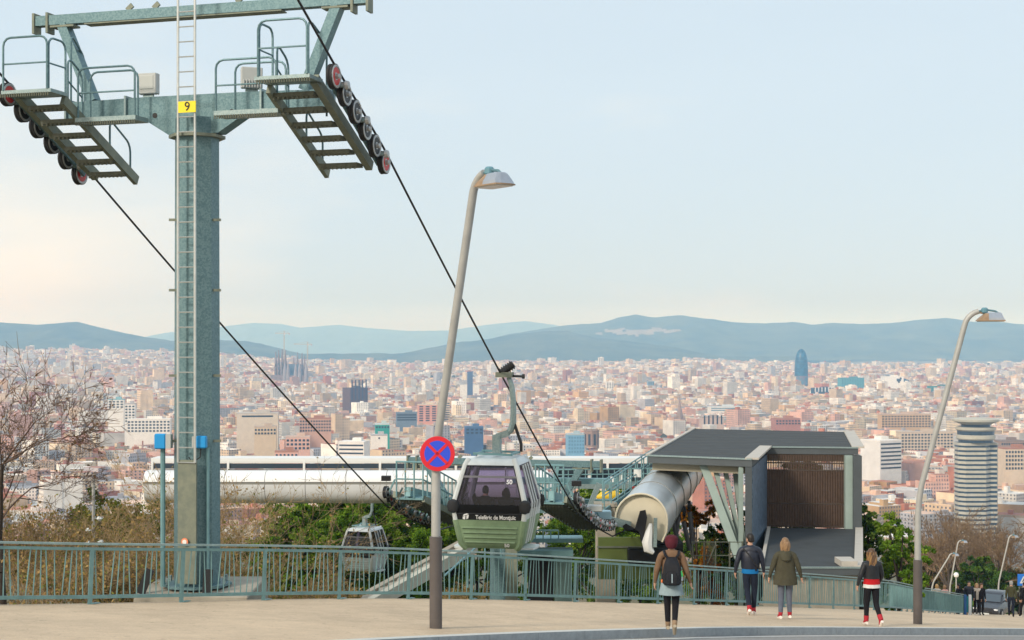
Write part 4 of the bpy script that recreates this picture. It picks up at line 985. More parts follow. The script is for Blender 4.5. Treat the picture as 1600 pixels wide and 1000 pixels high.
        put_text('50', .13, (.42, -hw(.09)[1]-.03, .09), (1,0,0), (0,-.5,1), WT, r, 'cabin_number', .004)
    r.location = base; r.rotation_euler.z = yaw; r.scale = (s, s, s)
    return r
YAW = -math.atan2(HD.x, HD.y)
# green cabin: its grip sits on the right-hand rope
sc_ = 1.02
t_ = None
for i in range(len(RP)-1):
    for k in range(40):
        p = RP[i].lerp(RP[i+1], k/40); px = 800+F*p.x/p.y; py = HZ-(p.z-H)/p.y*F
        if p.y > 31 and py > 586 and t_ is None: t_ = p
print('GRIP', t_)
g_off = Matrix.Rotation(YAW, 3, 'Z') @ Vector((.12,0,4.27))*sc_
GB = t_-g_off
gondola('gondola', GB, YAW*.7, GREEN, 'sage green and white gondola number 50 with two passengers inside', 'gondolas of the cable car', sc_)
SILV = mat('silver_shell', (.6,.66,.67), .35, var=.1, scale=3)
gb2 = P(570, 889, 76); gondola('gondola', gb2, -.35, SILV, 'silver white gondola hanging low before the green pines', 'gondolas of the cable car', .98, text=False)
# ================================================================ fence
FT = mat('fence_teal_paint', (.19,.345,.355), .5, metal=.1, var=.32, scale=4, detail=9); FTL = mat('fence_rail_cap', (.30,.42,.42), .5, var=.3, scale=9)
fpts = np.array(FENCE); seg = np.hypot(*np.diff(fpts, axis=0).T); S = np.concatenate([[0], np.cumsum(seg)])
def fpos(s): return float(np.interp(s, S, fpts[:, 0])), float(np.interp(s, S, fpts[:, 1]))
fr = root('fence', (-7.26, 25.3, float(G(-7.26, 25.3))), 'teal metal railing with slanting bars along the pavement edge', 'fence')
s_first = S[1]; step = 1.82; posts = []
s = s_first-step*4
while s < S[-1]+.01: posts.append(s); s += step
FH = 1.04; rng2 = random.Random(4); extra = MB(); nb = 0; bars = []
def gpt(s, h): x, y = fpos(s); return Vector((x, y, float(G(x, y))+h))
for k, s in enumerate(posts):
    x, y = fpos(s); d = Vector(fpos(s+.05))-Vector(fpos(s-.05)); d = Vector((d.x, d.y, 0)).normalized(); nrm = Vector((d.y,-d.x,0))
    b = gpt(s, -.02); lean = d*.05
    post = MB().bar(b, b+Vector((0,0,FH-.05))+lean, .075, .03, nrm).build('post', FT, fr)
    MB().bar(b+d*.02+Vector((0,0,.03)), b+d*.2+Vector((0,0,.02))-nrm*.05, .08, .015).build('foot_plate', FT, post)
    if k+1 < len(posts):
        s2 = posts[k+1]; p, q = gpt(s, 0), gpt(s2, 0)
        u = Vector((0,0,1))
        MB().bar(p+u*FH, q+u*FH, .07, .035).build('top_rail', FTL, fr)
        MB().bar(p+u*(FH-.085), q+u*(FH-.085), .03, .05).build('upper_rail', FT, fr)
        MB().bar(p+u*.13, q+u*.13, .03, .06).build('bottom_rail', FT, fr)
        for j in range(1, 14):
            t = j/14; a = p.lerp(q, t)+u*.16; tl = (.0, .07, -.03, .10, .02)[(j*3+k) % 5]; c = p.lerp(q, min(1, t+tl/2))+u*(FH-.11)
            px = 800+F*a.x/a.y; bars.append((a, c, -50 < px < 1650, a.y))
vis_ = sorted([b for b in bars if b[2]], key=lambda b: b[3])
for i, (a, c, v, yy) in enumerate(vis_):
    if i < 296: MB().bar(a, c, .018, .018).build('bar', FT, fr)
    else: extra.bar(a, c, .02, .02)
for (a, c, v, yy) in bars:
    if not v: extra.bar(a, c, .018, .018)
extra.build('bars', FT, fr, kind='stuff')
# end posts, white and blue
x, y = fpos(S[-1]); z = float(G(x, y))
for dx, m in ((.0, mat('blue_post', (.03,.12,.35), .5)), (.25, mat('white_post', (.75,.76,.78), .5))): MB().bar((x+dx, y-.2, z-.1), (x+dx, y-.2, z+1.06), .12, .1).build('end_post', m, fr)

# ================================================================ street lamps
LPOLE = mat('grey_pole_paint', (.42,.42,.40), .5, metal=.15, var=.2, scale=3); LBASE = mat('brown_pole_sleeve', (.115,.10,.095), .6, var=.25, scale=3)
LHEAD = mat('lamp_housing', (.42,.46,.52), .3, metal=.5, var=.2, scale=5); LBRN = mat('lamp_rust_lens', (.35,.24,.15), .4, var=.3, scale=8)
def street_lamp(loc, label, group=None, rz=0.0, lean=.262, hgt=7.15, simple=False):
    r = root('street_lamp', (0,0,0), label, 'lamp', group)
    MB().lathe([(.1,-.25),(.1,1.43),(.085,1.44)], (0,0,0), 16).build('sleeve', LBASE, r, smooth=True)
    zk = 2.75; zt = hgt-.12; pts = [(0,0,1.4),(0,0,2.2)]
    for k in range(7): t = k/6; pts.append((lean*.35*t*t*.9, 0, 2.2+t*.9))
    x0, z0 = pts[-1][0], pts[-1][2]
    pts.append((x0+lean*(zt-.35-z0), 0, zt-.35)); xe = pts[-1][0]
    for k in range(1, 6): t = k/5*R(75); pts.append((xe+.08*k/5+.3*(1-math.cos(t)), 0, zt-.35+.32*math.sin(t)))
    n_ = len(pts); MB().tube(pts, [.072-.014*i/n_ for i in range(n_)], 12).build('pole', LPOLE, r, smooth=True)
    e = Vector(pts[-1]); arm = MB().tube([e, e+Vector((.16,0,.03)), e+Vector((.36,0,.0)), e+Vector((.46,0,-.07))], .022, 8).build('arm', mat('lamp_arm_teal', (.1,.2,.24), .4), r, smooth=True)
    MB().lathe([(.05,-.05),(.075,-.02),(.075,.05),(.05,.08)], e+Vector((.13,0,0)), 10).build('clamp', mat('lamp_clamp_blue', (.12,.26,.32), .45), r)
    c = e+Vector((.26,0,-.2))
    def rg(z, a0, a1, w): return [(c.x+a0, -w, c.z+z),(c.x+a1, -w, c.z+z),(c.x+a1+.03, -w*.5, c.z+z),(c.x+a1+.03, w*.5, c.z+z),(c.x+a1, w, c.z+z),(c.x+a0, w, c.z+z),(c.x+a0-.03, w*.5, c.z+z),(c.x+a0-.03, -w*.5, c.z+z)]
    hd = MB().rings([rg(0,-.27,.27,.17), rg(.05,-.22,.24,.16), rg(.15,-.1,.2,.1), rg(.17,-.06,.18,.08)]).build('lamp_head', LHEAD, r)
    MB().rings([rg(-.002,-.272,-.07,.172), rg(.05,-.223,-.07,.162), rg(.15,-.102,-.06,.102)]).build('end_cap', LBRN, hd)
    MB().rings([rg(-.02,-.28,.28,.18), rg(0,-.28,.28,.18)]).build('rim', LBRN, hd); MB().rings([rg(-.035,-.25,.25,.15), rg(-.02,-.26,.26,.16)]).build('lens', mat('lamp_lens', (.55,.52,.45), .2), hd)
    MB().tube([c+Vector((-.08,0,.14)), e+Vector((.02,0,-.03))], .02, 6).build('stay', LBRN, r)
    r.location = loc; r.rotation_euler.z = rz
    return r
l1 = P(681, 983, 23.0); l1.z = float(G(l1.x, l1.y))
street_lamp(l1, 'slanting grey street lamp carrying the no-stopping sign', 'slanting street lamps', R(-54))
l2 = P(1434, 974, 32.9); l2.z = float(G(l2.x, l2.y))
street_lamp(l2, 'slanting grey street lamp with dark sleeve beside the girl in red', 'slanting street lamps', R(-6))
for px, py, Y, rz, lab, ln in ((1560,962,128,.1,'pale slanting street lamp beside the dark car and man in cap',.24), (1484,968,130,.0,'pale slanting street lamp rising behind the fence end',.18), (1456,964,126,.0,'strongly leaning pale street lamp over the fence end',.62), (1562,955,170,R(180),'small pale street lamp leaning the opposite way before dark trees',.2)):
    street_lamp(P(px, py, Y), lab, 'far street lamps', rz, ln, 7.15 if ln < .5 else 5.6)
# globe lamp
p = P(1494, 960, 110); r = root('globe_lamp', p, 'small white globe lamp on a thin post by the fence end', 'lamp')
MB().tube([p, p+Vector((0,0,2.75))], .05, 8).build('post', LPOLE, r); MB().lathe([(.02,-.2),(.15,-.14),(.2,0),(.15,.14),(.02,.2)], p+Vector((0,0,2.95)), 14).build('globe', mat('opal_globe', (.8,.79,.75), .3), r, smooth=True)
# no stopping sign on the lamp
SR = mat('sign_red', (.62,.02,.035), .45); SB = mat('sign_blue', (.03,.075,.62), .45)
c = P(683.5, 709, 22.86); r = root('no_stopping_sign', c, 'round blue sign with red border and red cross on the lamp pole', 'sign')
ax = Vector((-.06,-1,0)).normalized(); rt = Vector((1,-.06,0)).normalized(); up = Vector((0,0,1)); RS = .272
MB().disc_wheel(c, ax, [(RS-.01,-.012),(RS,-.008),(RS,.004),(RS-.004,.006)], 40).build('border', SR, r)
MB().disc_wheel(c+ax*.008, ax, [(RS*.75,-.001),(RS*.75,.002)], 40).build('face', SB, r)
for sg in (-1, 1):
    d = (rt+up*sg).normalized(); MB().bar(c-d*RS*.78+ax*.012, c+d*RS*.78+ax*.012, .045, .006, ax).build('stripe', SR, r)
MB().bar(c-rt*.12+up*.12-ax*.06, c+rt*.12+up*.12-ax*.06, .03, .09).build('bracket', LPOLE, r); MB().bar(c-rt*.12-up*.14-ax*.06, c+rt*.12-up*.14-ax*.06, .03, .09).build('bracket', LPOLE, r)
MB().bar(c+rt*.06-up*.2-ax*.1, c+rt*.18+up*.1-ax*.03, .02, .02).build('bracket', LPOLE, r)
# pedestrian crossing sign at the right rim
c = P(1599, 906, 76); r = root('crossing_sign', c+Vector((0,0,-2.0)), 'blue square crossing sign with white triangle on a post', 'sign')
MB().box(c, (.6,.03,.6)).build('plate', mat('sign_blue_light', (.02,.17,.62), .45), r); MB().tube([c+Vector((0,.05,-2.2)), c+Vector((0,.05,.3))], .035, 8).build('post', LPOLE, r)
MB().add([c+Vector((-.2,-.02,-.18)), c+Vector((.2,-.02,-.18)), c+Vector((0,-.02,.2))], [(0,1,2)]).build('white_triangle', WSH, r)
MB().tube([c+Vector((-.05,-.03,-.1)), c+Vector((0,-.03,0)), c+Vector((.03,-.03,.08))], .02, 5).build('figure_mark', BLACK, r)
# ================================================================ station
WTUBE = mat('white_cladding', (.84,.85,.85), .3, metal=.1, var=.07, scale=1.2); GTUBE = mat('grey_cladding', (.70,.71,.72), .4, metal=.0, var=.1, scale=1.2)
DGL = mat('station_dark_glass', (.05,.07,.095), .12, spec=.7); WFR = mat('white_frame', (.76,.76,.74), .5); SEAM = mat('seam_grey', (.22,.22,.2), .6)
YT = 68.0
def tz(py, Y=YT): return H-(py-HZ)/F*Y
def tx(px, Y=YT): return (px-800)/F*Y
st = root('station_hall', (tx(560), YT, tz(790)), 'long white rounded station hall with panel seams and dark roof glazing', 'station')
# profile of the barrel in (y, z): upper panel bulges, seam, lower panel curls under
def barrel(px0, px1, prof, nm, m, inset=.012):
    mb = MB(); x0, x1 = tx(px0)+inset, tx(px1)-inset
    outer = [(YT-1.0+dy, z) for dy, z in prof]; inner = [(YT-1.0+dy+.1, z) for dy, z in reversed(prof)]
    mb.rings([[(x0, y, z) for y, z in outer+inner], [(x1, y, z) for y, z in outer+inner]]); return mb.build(nm, m, st, smooth=True)
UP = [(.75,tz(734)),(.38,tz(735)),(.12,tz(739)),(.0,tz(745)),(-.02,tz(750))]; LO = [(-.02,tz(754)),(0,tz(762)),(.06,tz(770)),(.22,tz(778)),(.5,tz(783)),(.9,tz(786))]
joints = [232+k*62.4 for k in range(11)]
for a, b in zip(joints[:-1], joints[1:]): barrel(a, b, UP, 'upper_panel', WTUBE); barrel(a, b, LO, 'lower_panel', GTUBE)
MB().box(((tx(232)+tx(856))/2, YT-.93, tz(752)), (tx(856)-tx(232), .1, .13)).build('seam_rail', SEAM, st)
MB().box(((tx(232)+tx(856))/2, YT+.6, (tz(735)+tz(786))/2), (tx(856)-tx(232)-.1, 1.2, tz(735)-tz(786)-.1)).build('core', SEAM, st)
# rounded nose at the right end
mb = MB(); ringsN = []
for k in range(6):
    t = k/5*math.pi/2; e = tx(856)+.9*math.sin(t)*.55; s = max(.05, math.cos(t))
    ringsN.append([(e, YT+.4-1.4*s*math.cos(u), (tz(738)+tz(784))/2+(tz(738)-tz(784))/2*s*math.sin(u)) for u in np.linspace(-math.pi/2, math.pi*1.5, 20, endpoint=False)])
mb.rings(ringsN).build('rounded_nose', WTUBE, st, smooth=True)
# roof glazing strip over the barrel
xa, xb = tx(300), tx(700)
MB().box(((tx(232)+tx(1024))/2, YT+1.2, tz(721)), (tx(1024)-tx(232), 1.5, .22)).build('roof_slab', WFR, st)
k = 0
for px in np.arange(236, 960, 119):
    a, b = tx(px)+.06, tx(px+119)-.06
    MB().box(((a+b)/2, YT+.3, (tz(725)+tz(733))/2), (b-a, .06, tz(725)-tz(733))).build('roof_pane', DGL, st)
    MB().box((a-.06, YT+.26, (tz(722)+tz(735))/2), (.1, .12, tz(722)-tz(735))).build('mullion', WFR, st)
for px in (648, 660): MB().box((tx(px), YT+.0, tz(727)), (.22,.4,.6)).build('vent_box', GALVB, st)
# glazed deck right of the nose
MB().box(((tx(868)+tx(1024))/2, YT+1.0, (tz(735)+tz(754))/2), (tx(1024)-tx(868), .2, tz(735)-tz(754))).build('deck_glazing', DGL, st)
for px in (868, 905, 922, 972, 985, 1020): MB().box((tx(px), YT+.75, (tz(721)+tz(756))/2), (.14,.14,tz(721)-tz(756))).build('deck_post', WFR, st)
MB().box(((tx(860)+tx(1030))/2, YT+.2, tz(758)), (tx(1030)-tx(860), 1.6, .22)).build('deck_slab', GALVL, st)
# --- guard rails, gantry and stair of the boarding deck
rl = root('deck_railing', (tx(900,64), 64, tz(752,64)), 'teal railing along the station boarding deck', 'railing')
MB().tube([(tx(868,64),64,tz(734,64)), (tx(1022,64),64,tz(732,64))], .035, 6).build('top_rail', TEAL, rl); MB().tube([(tx(868,64),64,tz(742,64)), (tx(1022,64),64,tz(740,64))], .025, 6).build('middle_rail', TEAL, rl)
for px in range(870, 1024, 9): MB().tube([(tx(px,64),64,tz(754,64)), (tx(px,64),64,tz(733.5,64))], .022, 5).build('post', TEAL, rl)
ga = root('deck_gantry', (tx(880,58), 58, tz(790,58)), 'teal steel gantry beams with slanted braces before the deck', 'gantry')
MB().bar((tx(800,58),58,tz(750,58)), (tx(962,58),58,tz(752,58)), .3, .22).build('beam', TEAL, ga); MB().bar((tx(820,58),58.5,tz(788,58)), (tx(955,58),58.5,tz(788,58)), .3, .3).build('beam', TEAL, ga)
for p0, p1, wd in (((908,727),(880,790),.3),((936,755),(922,790),.24),((872,724),(863,790),.12),((835,756),(838,790),.12),((828,745),(828,790),.1)):
    MB().bar((tx(p0[0],57.5),57.5,tz(p0[1],57.5)), (tx(p1[0],57.5),57.5,tz(p1[1],57.5)), wd, wd*.8).build('brace', GALVL if wd > .2 else TEAL, ga)
for k in range(12): px = 838+k*6; MB().tube([(tx(px,58),57.8,tz(788-k*1.6,58)), (tx(px,58),57.8,tz(768-k*1.6,58))], .025, 5).build('baluster', TEAL, ga)
MB().tube([(tx(838,58),57.8,tz(768,58)), (tx(905,58),57.8,tz(750,58))], .035, 6).build('hand_rail', TEAL, ga); MB().tube([(tx(838,58),57.8,tz(788,58)), (tx(905,58),57.8,tz(771,58))], .05, 6).build('stringer', TEAL, ga)
bx_ = MB().box((tx(956,57),57,tz(749,57)), (.14,.14,.2)).build('lamp_box', WFR, ga)
yb = root('maintenance_carrier', (tx(960,60), 60, tz(784,60)), 'yellow rounded maintenance carrier parked under the deck', 'machine')
MB().tube([(tx(932,60),60,tz(777,60)), (tx(940,60),60,tz(776,60)), (tx(962,60),60,tz(775,60)), (tx(972,60),60,tz(776,60))], [.06,.2,.22,.1], 10).build('hull', mat('yellow_hull', (.75,.5,.03), .4), yb, smooth=True); MB().box((tx(952,60),60,tz(783,60)), (.9,.3,.15)).build('cradle', GALVB, yb)
sr = root('deck_stair', (tx(950,56), 56, tz(800,56)), 'teal stair with tall railings rising beside the round hood', 'stair')
A0, A1 = Vector((tx(944,54),54,tz(800,54))), Vector((tx(1024,60),60,tz(744,60)))
for sg in (0, .9):
    o_ = Vector((.0, sg, 0)); MB().bar(A0+o_, A1+o_, .06, .22).build('stringer', TEAL, sr)
    for hgt_ in (1.05, .6): MB().tube([A0+o_+Vector((0,0,hgt_)), A1+o_+Vector((0,0,hgt_))], .03, 6).build('hand_rail', TEAL, sr)
    for k in range(9): p = A0.lerp(A1, k/8)+o_; MB().tube([p, p+Vector((0,0,1.05))], .028, 5).build('baluster', TEAL, sr)
for k in range(10): p = A0.lerp(A1, (k+.5)/10); MB().box(p+Vector((0,.45,0)), (.26,.85,.04)).build('tread', GRATE, sr)
MB().box(A0.lerp(A1, .62)+Vector((0,-.1,.62)), (.28,.12,.3)).build('white_box', WFR, sr)
MB().box(A0.lerp(A1, .55)+Vector((.05,-.1,.1)), (.22,.12,.2)).build('red_box', REDP, sr)

# --- round hood over the outgoing line
hd = root('line_hood', (tx(1000,51), 51, tz(870,51)), 'long round steel hood with cream end plate over the cable line', 'hood')
HC = mat('hood_steel', (.60,.64,.66), .28, metal=.45, var=.18, scale=.8); CREAM = mat('cream_end_plate', (.66,.60,.46), .55, var=.08, scale=2)
hdir = Vector((.2,.98,0)).normalized(); hs = Vector((hdir.y,-hdir.x,0)); c0 = Vector((tx(1002,51),51,tz(812,51))); RH = .92
def hood_ring(t, r_, dz=0.0, low=.75):
    c = c0+hdir*t+Vector((0,0,dz)); pts = []
    pts.append(c-hs*r_-Vector((0,0,.1)))
    for k in range(0, 15): a = math.pi-math.pi*k/14; pts.append(c+hs*r_*math.cos(a)+Vector((0,0,r_*math.sin(a))))
    pts.append(c+hs*r_*.98-Vector((0,0,low*.5))); pts.append(c+hs*r_*.8-Vector((0,0,low)))
    return pts
nseg = 7; Ltot = 23.0
for k in range(nseg):
    t0, t1 = Ltot*k/nseg, Ltot*(k+1)/nseg-.03
    ro, ri = [hood_ring(t, RH, .03*t) for t in (t0, t1)], [hood_ring(t, RH-.06, .03*t) for t in (t0, t1)]
    MB().rings([ro[0]+ri[0][::-1], ro[1]+ri[1][::-1]]).build('hood_panel', HC, hd, smooth=True)
for k in range(1, nseg):
    t0 = Ltot*k/nseg-.015; MB().tube(hood_ring(t0, RH+.004, .03*t0), .022, 5).build('joint_band', SEAM, hd)
ep = hood_ring(.12, RH-.07); MB().rings([ep, [p+hdir*.06 for p in ep]]).build('end_plate', CREAM, hd)
MB().tube([p-hdir*.02 for p in hood_ring(0, RH-.02)], .035, 6).build('end_rim', CREAM, hd, smooth=True)
q = c0-hdir*.25
MB().rings([[q+hs*x+Vector((0,0,z)) for x, z in ((-.02,.32),(.16,.36),(.22,.1),(.12,-.5),(.02,-.75),(-.05,-.4),(-.5,-.12),(-.62,-.2),(-.55,-.38),(-.2,-.3))], [q+hs*x+Vector((0,0,z))+hdir*.15 for x, z in ((-.02,.32),(.16,.36),(.22,.1),(.12,-.5),(.02,-.75),(-.05,-.4),(-.5,-.12),(-.62,-.2),(-.55,-.38),(-.2,-.3))]]).build('black_lever', BLACK, hd)
MB().tube([q+hs*.36+Vector((0,0,-.1)), q+hs*.3+Vector((0,0,-.4)), q+hs*.24+Vector((0,0,-.75)), q+hs*.28+Vector((0,0,-1.0)), q+hs*.45+Vector((0,0,-1.12))], [.06,.13,.19,.17,.07], 8).build('white_guide', WFR, hd, smooth=True)
MB().bar(q+hs*.52+Vector((0,0,.1)), q+hs*.5+Vector((0,0,-.9)), .12, .1).build('guide_post', GALVL, hd)
MB().bar(c0-hs*1.5+hdir*-.4+Vector((0,0,.1)), c0-hs*.4+Vector((0,0,-.2)), .3, .26).build('inlet_arm', GALVL, hd)
# machinery under the hood
mc_ = root('drive_machinery', (tx(1030,54), 54, tz(885,54)), 'black drive machinery and legs under the round hood', 'machinery')
for px, py, w_, h_, Y_ in ((1012,866,1.5,.55,53),(1040,850,1.2,.3,55),(1050,868,.7,.9,56),(1022,845,.9,.15,54)): MB().box((tx(px,Y_),Y_,tz(py,Y_)), (w_,1.2,h_)).build('housing', BLACK, mc_, bevel=.04)
for p0, p1 in (((1052,812),(1064,880)),((1068,815),(1078,860)),((1060,808),(1050,880)),((1078,800),(1082,850))): MB().tube([(tx(p0[0],56),56,tz(p0[1],56)), (tx(p1[0],56),56,tz(p1[1],56))], .09, 8).build('leg', mat('machine_grey', (.07,.07,.075), .5), mc_)
for k in range(5): MB().disc_wheel((tx(1045+k*8,57),57,tz(826-k*9,57)), hs, [(.2,-.05),(.2,.05)], 12).build('drive_wheel', RUBB, mc_)
gp_ = root('green_shed', (tx(980,53), 53, tz(900,53)), 'small olive green panel wall below the cream end plate', 'wall')
MB().box((tx(976,53),53,tz(872,53)), (1.9,.2,1.5)).build('panel', mat('olive_panel', (.15,.20,.055), .6, var=.1, scale=2), gp_); MB().box((tx(976,53),52.9,tz(854,53)), (2.0,.1,.06)).build('top_trim', GALVB, gp_)
# --- supports seen through the fence
for px, w_, yt, Y_, lab in ((946,.72,790,55,'square concrete column behind the fence under the sheave row'),(880,.6,868,52,'teal concrete column behind the fence beside the ladder')):
    r = root('station_column', (tx(px,Y_), Y_, tz(985,Y_)), lab, 'column')
    MB().box((tx(px,Y_), Y_, (tz(yt,Y_)+tz(985,Y_))/2), (w_, w_, tz(yt,Y_)-tz(985,Y_))).build('shaft', CONCR if px > 900 else mat('teal_concrete', (.27,.40,.38), .8, var=.25, scale=2), r, bevel=.03)
    MB().box((tx(px,Y_), Y_, tz(yt,Y_)+.06), (w_*1.15, w_*1.15, .12)).build('cap', CONCR, r)
r = root('service_walkway', (tx(850,51), 51, tz(870,51)), 'teal service walkway deck below the second pylon arm', 'walkway')
MB().box((tx(838,51),51,tz(842,51)), (3.2,.9,.14)).build('deck', TEAL, r); MB().box((tx(850,50),50.6,tz(866,50)), (2.0,.8,.2)).build('deck', TEAL, r); MB().bar((tx(812,51),50.5,tz(826,51)), (tx(872,51),50.5,tz(826,51)), .05).build('hand_rail', TEAL, r)
for px in range(812, 873, 12): MB().tube([(tx(px,51),50.5,tz(842,51)), (tx(px,51),50.5,tz(826,51))], .02, 5).build('post', TEAL, r)
MB().box((tx(845,52),52,tz(905,52)), (.9,.3,1.9)).build('dark_door', BLACK, r)
# outdoor stair behind the fence
r = root('garden_stair', (tx(610,40), 40, tz(960,40)), 'pale concrete stair flight with teal handrail going down behind the fence', 'stair')
B0, B1 = Vector((tx(566,40),40,tz(948,40))), Vector((tx(742,46),46,tz(850,46)))
for k in range(13):
    p = B0.lerp(B1, k/13); MB().box(p+Vector((0,1,-.1)), (.34,1.6,.22)).build('step', CONCR, r)
MB().bar(B0-Vector((0,.2,.05)), B1-Vector((0,.2,.05)), .2, .35).build('side_wall', mat('pale_concrete', (.52,.5,.42), .85, var=.2, scale=2), r); MB().bar(B0+Vector((0,1.9,-.05)), B1+Vector((0,1.9,-.05)), .2, .35).build('side_wall', CONCR, r)
MB().tube([B0+Vector((2.2,1.0,.7)), B0.lerp(B1,.6)+Vector((1.4,1.0,.6)), B1+Vector((1,1,.5))], .03, 6).build('hand_rail', TEAL, r)
for t in (.15,.4,.65,.9): p = B0.lerp(B1, t)+Vector((2.0-t,1,0)); MB().tube([p-Vector((0,0,.4)), p+Vector((0,0,.65))], .025, 5).build('baluster', TEAL, r)

# ================================================================ canopy building
DROOF = mat('dark_roof_felt', (.055,.062,.066), .85, var=.3, scale=1.1, bump=.2, detail=8); FASC = mat('dark_fascia', (.085,.10,.11), .5, var=.15, scale=2)
EDGE = mat('pale_roof_edge', (.52,.48,.42), .6, var=.15, scale=3); FIN = mat('pale_teal_fin', (.33,.42,.39), .55, var=.15, scale=2); SOFF = mat('beige_soffit', (.36,.33,.25), .7, var=.15, scale=2)
DIAM = mat('blue_tread_panel', (.17,.24,.33), .4, metal=.3, kind='voronoi', scale=9, col2=(.09,.14,.2)); LOUV = mat('brown_louvre', (.145,.095,.07), .6, var=.35, scale=6)
sh = root('canopy_building', (10, 58, tz(985,50)), 'dark flat-roofed entrance building with wide canopy and brown louvre wall', 'building')
KS = 1.09
zr = H-3.84*KS
def SV(x, y, z): return Vector((x*KS, y*KS, z))
A = SV(4.79,52,zr); Bq = SV(8.18,50.2,zr); Cq = SV(9.72,56.4,zr); Dq = SV(13.15,55.9,zr); E_ = SV(15.2,66.4,zr); Fq = SV(8.55,69,zr)
def slab(poly, dz, nm, m, par=sh, lift=0.0):
    return MB().rings([[p+Vector((0,0,lift-dz)) for p in poly], [p+Vector((0,0,lift)) for p in poly]]).build(nm, m, par)
slab([A,Bq,Cq,Dq,E_,Fq], .28, 'roof', FASC); 
inner = [p.lerp(SV(9.8,60,zr), .02) for p in (A,Bq,Cq,Dq,E_,Fq)]; slab(inner, .02, 'roof_felt', DROOF, lift=.012)
slab([p.lerp(SV(9.8,60,zr), .04) for p in (A,Bq,Cq,Dq,E_,Fq)], .3, 'soffit', SOFF, lift=-.285)
for p, q, w_ in ((A,Fq,.16),(Bq,Cq,.5),(Dq,E_,.5)): MB().bar(p+Vector((0,0,.03)), q+Vector((0,0,.03)), w_, .07).build('roof_edge', EDGE, sh)
MB().bar(A+Vector((0,-.02,.01)), Bq+Vector((0,-.02,.01)), .06, .06).build('edge_trim', GALVL, sh); MB().bar(Cq+Vector((0,-.02,.01)), Dq+Vector((0,-.02,.01)), .06, .06).build('edge_trim', GALVL, sh)
for k in range(1, 9):
    t_ = k/9; p_, q_ = A.lerp(Fq, t_), (Dq.lerp(E_, max(0, (t_-.25)/.75)) if t_ > .3 else Bq.lerp(Cq, t_/.3*.9)); MB().bar(p_+Vector((.2,0,.016)), q_-Vector((.3,0,-.016)), .07, .012).build('felt_seam', mat('felt_seam', (.085,.092,.095), .8), sh)
zl = H-6.9*KS; zg = zl-2.6
# wing wall: dark outer face, patterned inner face
n_ = Vector((.24,-.06,0))
MB().hexa([Bq+Vector((-.25,0,zg-zr)), Bq+Vector((0,0,zg-zr)), Cq+Vector((0,0,zg-zr)), Cq+Vector((-.25,0,zg-zr))], [Bq+Vector((-.25,0,-.29)), Bq+Vector((0,0,-.29)), Cq+Vector((0,0,-.29)), Cq+Vector((-.25,0,-.29))]).build('wing_wall', FASC, sh)
w4 = [Bq+Vector((.004,.1,0)), Bq+Vector((.05,.1,0)), Cq+Vector((.05,-.05,0)), Cq+Vector((.004,-.05,0))]
MB().hexa([v+Vector((0,0,zl-zr)) for v in w4], [v+Vector((0,0,-.3)) for v in w4]).build('tread_plate_cladding', DIAM, sh)
# back louvre wall: separate vertical slats over a dark panel, with an open grille on top
dv = (Dq-Cq); L_ = dv.length; dn = dv.normalized()
zw = zr-.95
MB().hexa([Cq+Vector((0,.12,zl-zr)), Dq+Vector((0,.12,zl-zr)), Dq+Vector((0,.2,zl-zr)), Cq+Vector((0,.2,zl-zr))], [Cq+Vector((0,.12,zw-zr)), Dq+Vector((0,.12,zw-zr)), Dq+Vector((0,.2,zw-zr)), Cq+Vector((0,.2,zw-zr))]).build('louvre_backing', LOUV, sh)
ns = 52; src = None
for k in range(ns):
    p = Cq+dn*(L_*(k+.5)/ns*.93+.03); z0_, z1_ = zl, zr-.3
    mb = MB(); mb.box(p+Vector((0,.06,(z0_+z1_)/2-zr)), (.032,.07,z1_-z0_))
    mb.build('louvre_slat', LOUV, sh)
for z_ in (zw, zw+.3, zl+1.0, zl+.05): MB().bar(Cq+Vector((0,.05,z_-zr)), Dq+Vector((0,.05,z_-zr)), .06, .05).build('louvre_rail', mat('louvre_dark', (.06,.045,.035), .6), sh)
MB().box(Dq-dn*.42+Vector((0,-.05,(zl-zr-.3)/2)), (.3,.3,zr-.3-zl)).build('pale_pillar', FIN, sh); MB().box(Dq-dn*.1+Vector((0,-.1,(zl-zr-.3)/2)), (.34,.5,zr-.3-zl)).build('dark_pillar', FASC, sh)
# slanted fins under the canopy
for k in range(4):
    t0 = .56+.11*k; top = A.lerp(Bq, t0)+Vector((0,.5+.3*k,-.3)); bot = Bq+Vector((-.42+.12*k,.5+.3*k,zl-zr-.4))
    MB().bar(top, bot, .3 if k == 0 else .17, .16, (0,1,0)).build('slanted_fin', FIN, sh)
MB().box(Bq+Vector((-.36,.35,(zg-zr)/2-.15)), (.16,.2,zr-zg-.3)).build('fin_post', FIN, sh)
